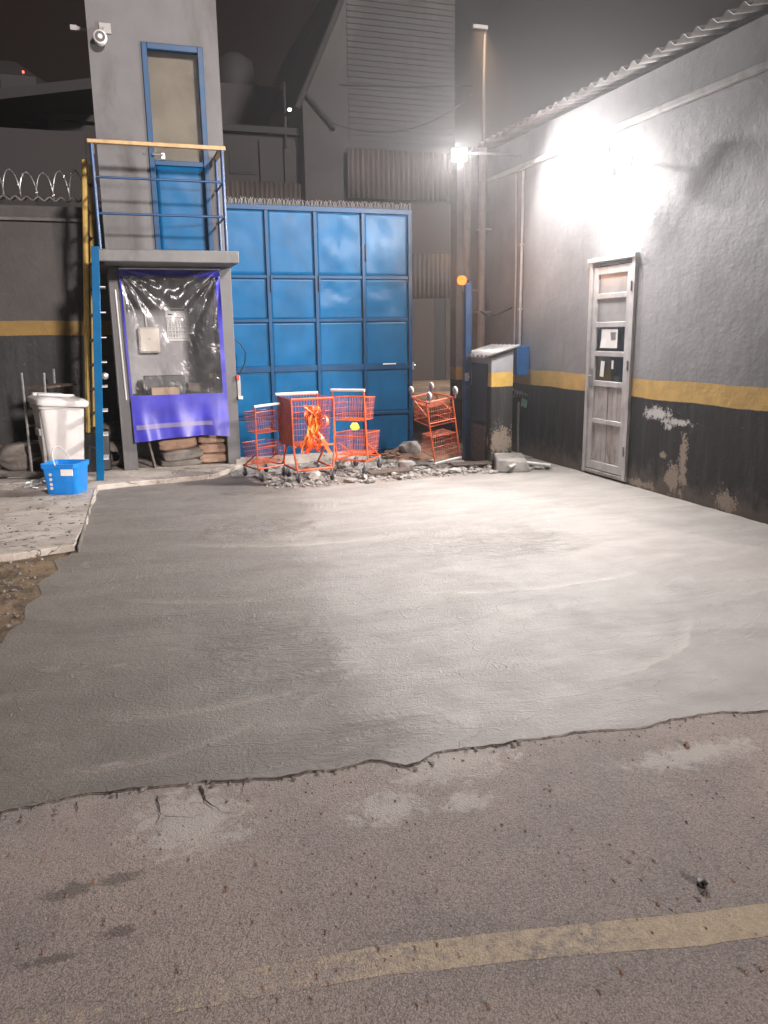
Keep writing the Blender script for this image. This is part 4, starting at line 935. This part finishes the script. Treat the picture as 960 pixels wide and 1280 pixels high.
flat_board('flattened_carton', (-1.1,9.6,.07), (.85,.28,.012), R(4), R(3), M['board'], 'grey flattened carton lying in front of the bundles', 'carton')
flat_board('tar_felt', (-1.1,9.78,.062), (1.0,.5,.008), R(8), 0, M['rubber'], 'black sheet of felt under the flattened cartons', 'felt')
wc = thing('wire_tangle', 'tangle of thin wire on the concrete left of the blue bucket', 'wire', (-.9,9.25,TB))
b = MB()
for k in range(16):
    c = Vector((-.98+.02*k, 9.0+.03*k+rnd.uniform(-.05,.05), TB+.03)); r = rnd.uniform(.06,.14); ph = rnd.uniform(0,6)
    b.tube([c+Vector((r*math.cos(a+ph), r*.7*math.sin(a+ph), .025*math.sin(a*2+k)+.01)) for a in [i*.32 for i in range(17)]], .0035, 4)
b.build('strands', M['galv'], wc, smooth=60)
b = MB(); 
for k in range(5): 
    c = Vector((-.72+.03*k,9.32,TB+.02)); b.tube([c+Vector((.13*math.cos(a)*1.3,.09*math.sin(a),.012*k)) for a in [i*.35 for i in range(18)]],.006,5)
b.build('dark_strands', M['rubber'], wc, smooth=60)
lt_ = MB()
for i in range(70):
    x = rnd.uniform(-1.6,-.36) ; y = rnd.uniform(6.5,9.4); s = rnd.choice((.004,.006,.008,.016))
    lt_.rock((x,y,TB+.003),(s*1.8,s,.004), i*.77)
struct(lt_.build('scattered_litter', M['tarp'], smooth=30), 'stuff')

# ================================================================== SHOPPING CARTS
CG = 'orange shopping carts in front of the gate'
def wire_panel(mb, a, b, c, d, nu, nv, r=.0016):
    a,b,c,d = map(Vector, (a,b,c,d))
    for i in range(nu+1):
        t = i/nu; mb.tube([a.lerp(b,t), d.lerp(c,t)], r, 4, cap=False)
    for j in range(nv+1):
        t = j/nv; mb.tube([a.lerp(d,t), b.lerp(c,t)], r, 4, cap=False)
def wire_basket(mb, x0, x1, y0, y1, z0, z1, tx=.02, ty=.05, back=True, step=.032):
    # tapered: bottom smaller; y1 is the front
    T_ = [(x0,y0,z1),(x1,y0,z1),(x1-tx*.5,y1,z1-.02),(x0+tx*.5,y1,z1-.02)]; B_ = [(x0+tx*.5,y0+.0,z0),(x1-tx*.5,y0+.0,z0),(x1-tx,y1-ty,z0),(x0+tx,y1-ty,z0)]
    nx = max(4,int((x1-x0)/step)); ny = max(4,int((y1-y0)/step)); nz = max(3,int((z1-z0)/(step*1.7)))
    if back: wire_panel(mb, T_[0],T_[1],B_[1],B_[0],nx,nz)
    wire_panel(mb, T_[1],T_[2],B_[2],B_[1],ny,nz); wire_panel(mb, T_[2],T_[3],B_[3],B_[2],nx,nz); wire_panel(mb, T_[3],T_[0],B_[0],B_[3],ny,nz); wire_panel(mb, B_[0],B_[1],B_[2],B_[3],nx,ny)
    mb.tube([T_[0],T_[1],T_[2],T_[3]], .005, 6, closed=True); mb.tube([B_[0],B_[1],B_[2],B_[3]], .004, 6, closed=True)
def caster(root, x, y, wheel_mat):
    b = MB(); b.tube([(x,y,.145),(x,y,.10)],.011,6); b.box((x-.020,y-.028,.05),(x-.015,y+.02,.105)); b.box((x+.015,y-.028,.05),(x+.020,y+.02,.105)); o = b.build('caster', M['steel'], root, bevel=.002)
    b = MB(); b.lathe((x,y-.008,.05), [(.012,-.014),(.045,-.014),(.05,-.008),(.05,.008),(.045,.014),(.012,.014)], 18, 'X'); b.build('wheel', wheel_mat, o, smooth=40)
def two_tier(name, label, loc, rz, wheel=None, mat=None, lean=0, flip=None, s=1.0):
    wheel = wheel or M['rubber']; mat = mat or M['orange']
    root = thing(name, label, 'shopping cart', (0,0,0), CG)
    hw = .19
    b = MB()
    for sx in (-hw,hw):
        b.tube([(sx,-.10,.93),(sx,-.085,.78),(sx,-.03,.22),(sx,-.02,.15)],.0105,8)
        b.tube([(sx,-.02,.15),(sx,.10,.148),(sx*.82,.44,.146)],.0105,8); 
        b.tube([(sx,-.02,.15),(sx,-.10,.148)],.0115,8)
        b.tube([(sx*.85,.40,.15),(sx*.95,.02,.33)],.008,6)
    b.tube([(-hw*.82,.44,.146),(hw*.82,.44,.146)],.0105,8); b.tube([(-hw,-.05,.42),(hw,-.05,.42)],.008,6); b.tube([(-hw,-.02,.15),(hw,-.02,.15)],.011,6)
    b.build('frame', mat, root, smooth=50)
    b = MB(); b.tube([(-hw-.012,-.10,.935),(hw+.012,-.10,.935)],.0165,10); b.build('handle', M['handle_w'], root, smooth=50)
    b = MB(); wire_basket(b, -hw+.01, hw-.01, -.075, .27, .60, .86, .02, .05); b.build('upper_basket', mat, root)
    b = MB(); wire_basket(b, -hw+.01, hw-.01, -.04, .40, .21, .46, .02, .05); b.build('lower_basket', mat, root)
    for (x,y) in ((-hw,-.10),(hw,-.10),(-hw*.8,.43),(hw*.8,.43)): caster(root, x, y, wheel)
    root.location = loc; root.scale = (s,s,s)
    root.rotation_euler = flip if flip else (0, lean, rz)
    return root
g3 = .03
two_tier('shopping_cart', 'orange two-tier cart with a yellow toy flower on its upper basket', (2.55,8.86,g3), R(-40), s=1.03)
two_tier('shopping_cart', 'dull red-orange two-tier cart leaning beside the tower pillar, leftmost cart', (1.60,8.92,.02), R(18), lean=R(-3), s=.9)
# upturned cart, standing on its handle
two_tier('shopping_cart', 'upturned orange two-tier cart with its pale wheels in the air', (on_y(547,521,9.0).x,9.0,.965), 0, wheel=M['handle_w'], flip=(R(180-4),R(8),R(180+8)), s=.95)
# deep single-basket cart
def deep_cart(label, loc, rz):
    root = thing('shopping_cart', label, 'shopping cart', (0,0,0), CG)
    b = MB(); wire_basket(b, -.26, .26, -.24, .30, .40, .95, .05, .06, step=.036); b.build('basket', M['orange'], root)
    b = MB(); b.add([(.262,-.24,.95),(.258,.30,.93),(.232,.24,.40),(.245,-.24,.40)], [(0,1,2,3)]); b.build('side_plate', M['orange_dull'], root, thick=.004)
    b = MB()
    for sx in (-1,1):
        b.tube([(sx*.25,.30,.40),(sx*.24,.31,.28),(sx*.22,.32,.145)],.013,8); b.tube([(sx*.22,.32,.145),(sx*.23,-.22,.15)],.013,8); b.tube([(sx*.23,-.22,.15),(sx*.25,.05,.40)],.013,8); b.tube([(sx*.25,-.24,.95),(sx*.25,-.23,.4)],.012,8); b.tube([(sx*.26,.30,.94),(sx*.25,.30,.40)],.010,8)
    b.tube([(-.22,.32,.145),(.22,.32,.145)],.015,8); b.tube([(-.26,.30,.94),(.26,.30,.94)],.012,8); b.tube([(-.245,.30,.41),(.245,.30,.41)],.014,8)
    b.build('frame', M['orange'], root, smooth=50)
    b = MB(); b.tube([(-.27,-.28,.965),(.27,-.28,.965)],.017,10); b.tube([(-.26,-.24,.95),(-.265,-.28,.965)],.01,6); b.tube([(.26,-.24,.95),(.265,-.28,.965)],.01,6); b.build('handle', M['handle_w'], root, smooth=50)
    for (x,y) in ((-.21,.32),(.21,.32),(-.22,-.22),(.22,-.22)): caster(root, x, y, M['rubber'])
    root.location = loc; root.rotation_euler = (0,0,rz); root.scale = (.94,.94,.97); return root
dc = deep_cart('orange deep-basket cart draped with bright orange tape', (1.99,8.83,.02), R(180+6))
# tape
tp = thing('barrier_tape', 'tangle of bright orange barrier tape hanging over the deep-basket cart', 'tape', (2.1,8.5,.9))
def ribbon(mb, pts, w, tw=0):
    pts = [Vector(p) for p in pts]; q = []
    for i in range(len(pts)-1):
        p0 = pts[max(i-1,0)]; p1 = pts[i]; p2 = pts[i+1]; p3 = pts[min(i+2,len(pts)-1)]
        for k in range(6):
            t = k/6; q.append(.5*((2*p1)+(p2-p0)*t+(2*p0-5*p1+4*p2-p3)*t*t+(-p0+3*p1-3*p2+p3)*t**3))
    q.append(pts[-1]); L = []; Rr = []
    for i, p in enumerate(q):
        a = tw*i/len(q)+.4; s = Vector((math.cos(a), math.sin(a)*.8, .25*math.sin(a*1.7)))*w/2; L.append(p+s); Rr.append(p-s)
    n = len(q); mb.add(L+Rr, [(i,i+1,n+i+1,n+i) for i in range(n-1)])
tb = MB(); tb2 = MB(); ty = 8.47
def tpx(x, y, dy=0): return on_y(x, y, ty+dy)
for k in range(30):
    mb = tb if k % 8 else tb2
    pts_ = [tpx(384+rnd.uniform(-4,14), 507+rnd.uniform(-1,6), rnd.uniform(-.04,.06)), tpx(390+rnd.uniform(-9,14), 522+rnd.uniform(-6,6), rnd.uniform(-.06,.03)), tpx(390+rnd.uniform(-5,7), 535+rnd.uniform(-4,4), rnd.uniform(-.05,.02)), tpx(390+rnd.uniform(-13,11), 550+rnd.uniform(-3,6), rnd.uniform(-.06,.0)), tpx(388+rnd.uniform(-13,15), 566+rnd.uniform(-6,2), rnd.uniform(-.04,.0))]
    ribbon(mb, pts_, .024, rnd.uniform(-9,9))
for k in range(2):
    c = tpx(394+rnd.uniform(-6,8), 520+rnd.uniform(-8,8)); r = .06+.03*rnd.random(); ph = rnd.uniform(0,6)
    ribbon(tb, [c+Vector((r*math.cos(a+ph), -.04+.03*math.sin(a*1.7), r*.9*math.sin(a+ph))) for a in [i*.8 for i in range(8)]], .03, 5)
ribbon(tb, [tpx(386,507),tpx(384,515,-.02),tpx(384,527,-.03)], .03); ribbon(tb, [tpx(396,540),tpx(403,548,-.04),tpx(409,560,-.05),tpx(413,566,-.05)], .05, .4)
tb.build('orange_strands', M['tape'], tp, smooth=25); tb2.build('yellow_strands', M['tape2'], tp, smooth=60)
fwr = MB(); fp = on_y(443,533,8.72)
for k in range(6):
    a = k*math.pi/3; fwr.lathe(fp+Vector((.030*math.cos(a),-.005,.024*math.sin(a))), [(.004,.012),(.022,.006),(.024,-.004),(.004,-.012)], 10, 'Y')
fwr.lathe(fp, [(.004,.012),(.024,.008),(.024,-.012),(.004,-.02)], 12, 'Y')
fwr.lathe(fp+Vector((.045,0,-.02)), [(.002,.01),(.018,.004),(.002,-.01)], 10, 'Y')
tag(fwr.build('toy_flower', M['yellow_toy'], smooth=50), 'small yellow toy flower hanging on the middle cart', 'toy')

# ================================================================== ACROSS THE STREET
FY = 25.0
wh = thing('warehouse', 'tall dark warehouse with ribbed cladding across the street', 'warehouse', (9,FY,0))
b = MB(); prof = [(5.9,0),(5.9,8.5),(7.2,11.2),(8.9,14.5),(10.75,14.5),(10.75,0)]
nP = len(prof); b.add([(x,FY,z) for x,z in prof]+[(x,FY+16,z) for x,z in prof], [tuple(range(nP)), tuple(range(2*nP-1,nP-1,-1))]+[(i,(i+1)%nP,nP+(i+1)%nP,nP+i) for i in range(nP)]); b.build('hall', M['ware'], wh)
b = MB()
for k in range(44):
    z = 7.35+k*.16; xl = max(7.3, 7.3+(z-11.4)*.5+.1) if z > 11.4 else 7.3
    b.box((xl,FY-.03,z),(10.72,FY-.001,z+.10))
b.build('cladding_ribs', M['ware'], wh)
b = MB(); b.tube([(5.7,FY-.12,8.1),(7.2,FY-.12,11.25),(8.9,FY-.12,14.6)],.09,8); b.tube([(6.85,FY-.1,7.6),(5.9,FY-.1,8.6)],.06,6); b.build('roof_edge', M['house2'], wh, smooth=40)
b = MB(); b.box((5.9,FY-.08,0),(13.5,FY-.002,5.6)); b.build('lower_wall', M['ware2'], wh)
b = MB(); n_ = 39*8; b.grid(lambda u,v: Vector((7.17+3.95*u, FY-.25+.035*math.sin(u*39*2*math.pi/1.6), 5.68+1.40*v)), n_, 1); b.build('ribbed_fascia', M['corr_far'], wh, smooth=70, thick=.02)
b = MB(); b.grid(lambda u,v: Vector((8.9+2.45*u, FY-.16+.03*math.sin(u*16*2*math.pi), 2.75+1.35*v)), 160, 1); b.build('ribbed_shutter', M['corr_far'], wh, smooth=70, thick=.02)
b = MB(); b.box((10.05,FY-.10,.11),(10.42,FY-.081,2.75)); b.build('doorway', M['dark'], wh)
b = MB(); b.box((10.42,FY-.13,.11),(10.9,FY-.081,2.7)); b.build('pilaster', M['ware2'], wh)
rw_ = thing('row_building', 'low dark row building with ribbed panels behind the gate top', 'building', (4.5,FY,0))
b = MB(); b.box((-1.2,FY+.6,0),(5.88,FY+8,7.5)); b.build('wall', M['house2'], rw_)
b = MB()
for x in (1.0,3.1,5.0,5.75): b.box((x-.35,FY+.5,0),(x+.1,FY+.599,7.3))
b.build('pilasters', M['house'], rw_)
for x in (1.75,3.75):
    b = MB(); b.box((x,FY+.56,5.9 if x < 3 else 6.35),(x+.75,FY+.599,6.9)); wf = b.build('window', M['house'], rw_); b = MB(); b.box((x+.05,FY+.545,5.95 if x < 3 else 6.4),(x+.7,FY+.559,6.85)); b.build('pane', M['dark'], wf)
b = MB(); b.grid(lambda u,v: Vector((3.2+3.2*u, FY+.30+.03*math.sin(u*22*2*math.pi), 5.0+1.1*v)), 200, 1); b.build('ribbed_panel', M['corr_far'], rw_, smooth=70, thick=.02)
b = MB(); b.box((-1.4,FY+.4,7.5),(5.88,FY+8.2,7.68)); b.build('roof', M['rooftile'], rw_)
bb = thing('back_building', 'dim block with a water tank rising behind the row building', 'building', (5,34,0))
b = MB(); b.box((4.2,34,0),(9.0,42,11.2)); b.build('wall', M['house'], bb)
b = MB(); b.lathe((5.6,35.5,11.2), [(.8,0),(.85,.4),(.75,1.2),(.3,1.5)], 18); b.build('water_tank', M['house2'], bb, smooth=50)
sl_ = thing('street_light', 'tiny white lamp shining on a thin bracket above the row building roofline', 'lamp', (5.55,FY+.2,7.9))
q = on_y(362,137,FY-.2); b = MB(); b.cbox(q,(.08,.08,.06)); b.build('lens', M['spark_white'], sl_)
b = MB(); b.tube([q+Vector((0,.06,0)),q+Vector((0,.7,.0))],.03,6); b.tube([q+Vector((0,.65,-.9)),q+Vector((0,.65,.9))],.04,6); b.build('bracket', M['house2'], sl_)
hs_ = thing('dark_house', 'unlit gabled house beyond the left perimeter wall', 'house', (-2.5,24,0))
b = MB(); b.box((-6,24,0),(-.25,30,6.9)); b.build('wall', M['house'], hs_)
b = MB(); b.add([(-6.3,23.6,6.7),(.2,23.6,7.9),(.2,30,7.9),(-6.3,30,6.7),(-6.3,23.6,6.95),(.2,23.6,8.15),(.2,30,8.15),(-6.3,30,6.95)], [(0,3,2,1),(4,5,6,7),(0,1,5,4),(1,2,6,5),(2,3,7,6),(3,0,4,7)]); b.build('roof', M['rooftile'], hs_)
b = MB(); b.box((-1.55,23.92,3.2),(-.75,23.999,5.2)); b.box((-3.4,23.92,4.2),(-2.4,23.999,5.8)); b.build('window', M['dark'], hs_)
b = MB(); b.box((-2.3,26,7.5),(-1.4,27,8.7)); b.build('chimney', M['house2'], hs_)
h2 = thing('tiled_house', 'unlit house with a wide dark roof at the upper left', 'house', (-5,34,0))
b = MB(); b.box((-9,34,0),(-1.2,42,10.0)); b.build('wall', M['house2'], h2)
b = MB(); b.add([(-9.5,33.4,10),(-.6,33.4,10),(-.6,42,10),(-9.5,42,10),(-6.5,36,11.9),(-2.6,36,11.9)], [(0,3,2,1),(0,1,5,4),(1,2,5),(2,3,4,5),(3,0,4)]); b.build('roof', M['rooftile'], h2)
q = on_y(29,90,34.0); b = MB(); b.cbox(q,(.06,.08,.06)); rl_ = thing('warning_light', 'tiny red warning light on a mast above the left roofs', 'lamp', q); b.build('lens', M['spark_red'], rl_)
b = MB(); b.tube([q-Vector((0,-.02,.06)),(q.x,q.y+.02,8)],.03,6); b.build('mast', M['house'], rl_)
# street pole and cables
sp_ = thing('street_pole', 'thin pole with a small lamp head rising beyond the roof corner', 'pole', (11.75,24.0,0))
q = on_y(603,36,24.0); b = MB(); b.tube([(q.x+.08,24,.11),(q.x+.08,24,q.z)],[.08,.045],8); b.build('shaft', M['house'], sp_, smooth=50)
b = MB(); b.cbox(q+Vector((-.1,0,.02)),(.5,.2,.13)); b.build('lamp_head', M['pipe'], sp_, bevel=.03)
area('added_street_glow', q+Vector((-.1,-.1,-.12)), (0,-.35,-1), .4, .15, 300, (1,.66,.40), 62)  # warm light added under the pole head to give the street its glow
def cable(lab, a, b_, sag):
    a, b_ = Vector(a), Vector(b_); m = MB(); m.tube([a.lerp(b_,t)-Vector((0,0,sag*4*t*(1-t))) for t in [i/16 for i in range(17)]], .022, 5)
    return tag(m.build('power_cable', M['rubber'], smooth=60), lab, 'cable', 'power cables over the street')
cable('nearly straight power cable in front of the warehouse cladding', on_y(425,106,20), on_y(590,106,22), .05)
cable('sagging power cable in front of the warehouse, below the straight one', on_y(410,152,20), on_y(590,118,22), .55)

# ================================================================== AIR, SKY, FILL LIGHT, CAMERA
hz = MB(); hz.box((-100,-40,-1.2),(110,120,16.5)); t = NT('night_haze')
pv_ = t.n('ShaderNodeVolumePrincipled'); pv_.inputs['Density'].default_value = .003; pv_.inputs['Color'].default_value = (.93,.93,.95,1); pv_.inputs['Anisotropy'].default_value = .8
t.t.links.new(pv_.outputs[0], t.out.inputs['Volume']); ho = hz.build('haze', t.m); struct(ho, 'stuff')

wd = bpy.data.worlds.new('World'); scene.world = wd; wd.use_nodes = True
nt = wd.node_tree; bg = nt.nodes['Background']; bg.inputs[0].default_value = (.011,.007,.006,1); bg.inputs[1].default_value = 1.0
sl2 = bpy.data.lights.new('fill_light', 'SUN'); sl2.energy = 3.6; sl2.angle = R(4); sl2.color = (1,.89,.85)  # low fill added from behind the camera, standing in for unseen lamps
so = bpy.data.objects.new('fill_light', sl2); COL.objects.link(so)
so.rotation_euler = Vector((-.25,.93,-.265)).to_track_quat('-Z','Y').to_euler()

cd = bpy.data.cameras.new('camera'); co = bpy.data.objects.new('camera', cd); COL.objects.link(co)
co.matrix_world = Matrix.Translation((0,0,EYE)) @ Matrix((RT, UP, -FW)).transposed().to_4x4()
cd.sensor_fit = 'VERTICAL'; cd.sensor_height = 36; cd.lens = 36*FPX/1280; cd.clip_end = 500; cd.clip_start = .05
scene.camera = co
for o in bpy.data.objects:
    if '_o' in o: del o['_o']
scene.view_settings.view_transform = 'Standard'; scene.view_settings.look = 'None'; scene.view_settings.exposure = .45; scene.view_settings.gamma = 1
scene.render.engine = 'CYCLES'
cy = scene.cycles; cy.use_denoising = True; cy.max_bounces = 6; cy.diffuse_bounces = 3; cy.glossy_bounces = 3; cy.transparent_max_bounces = 16; cy.volume_bounces = 0
cy.sample_clamp_indirect = 4; cy.caustics_reflective = False; cy.caustics_refractive = False
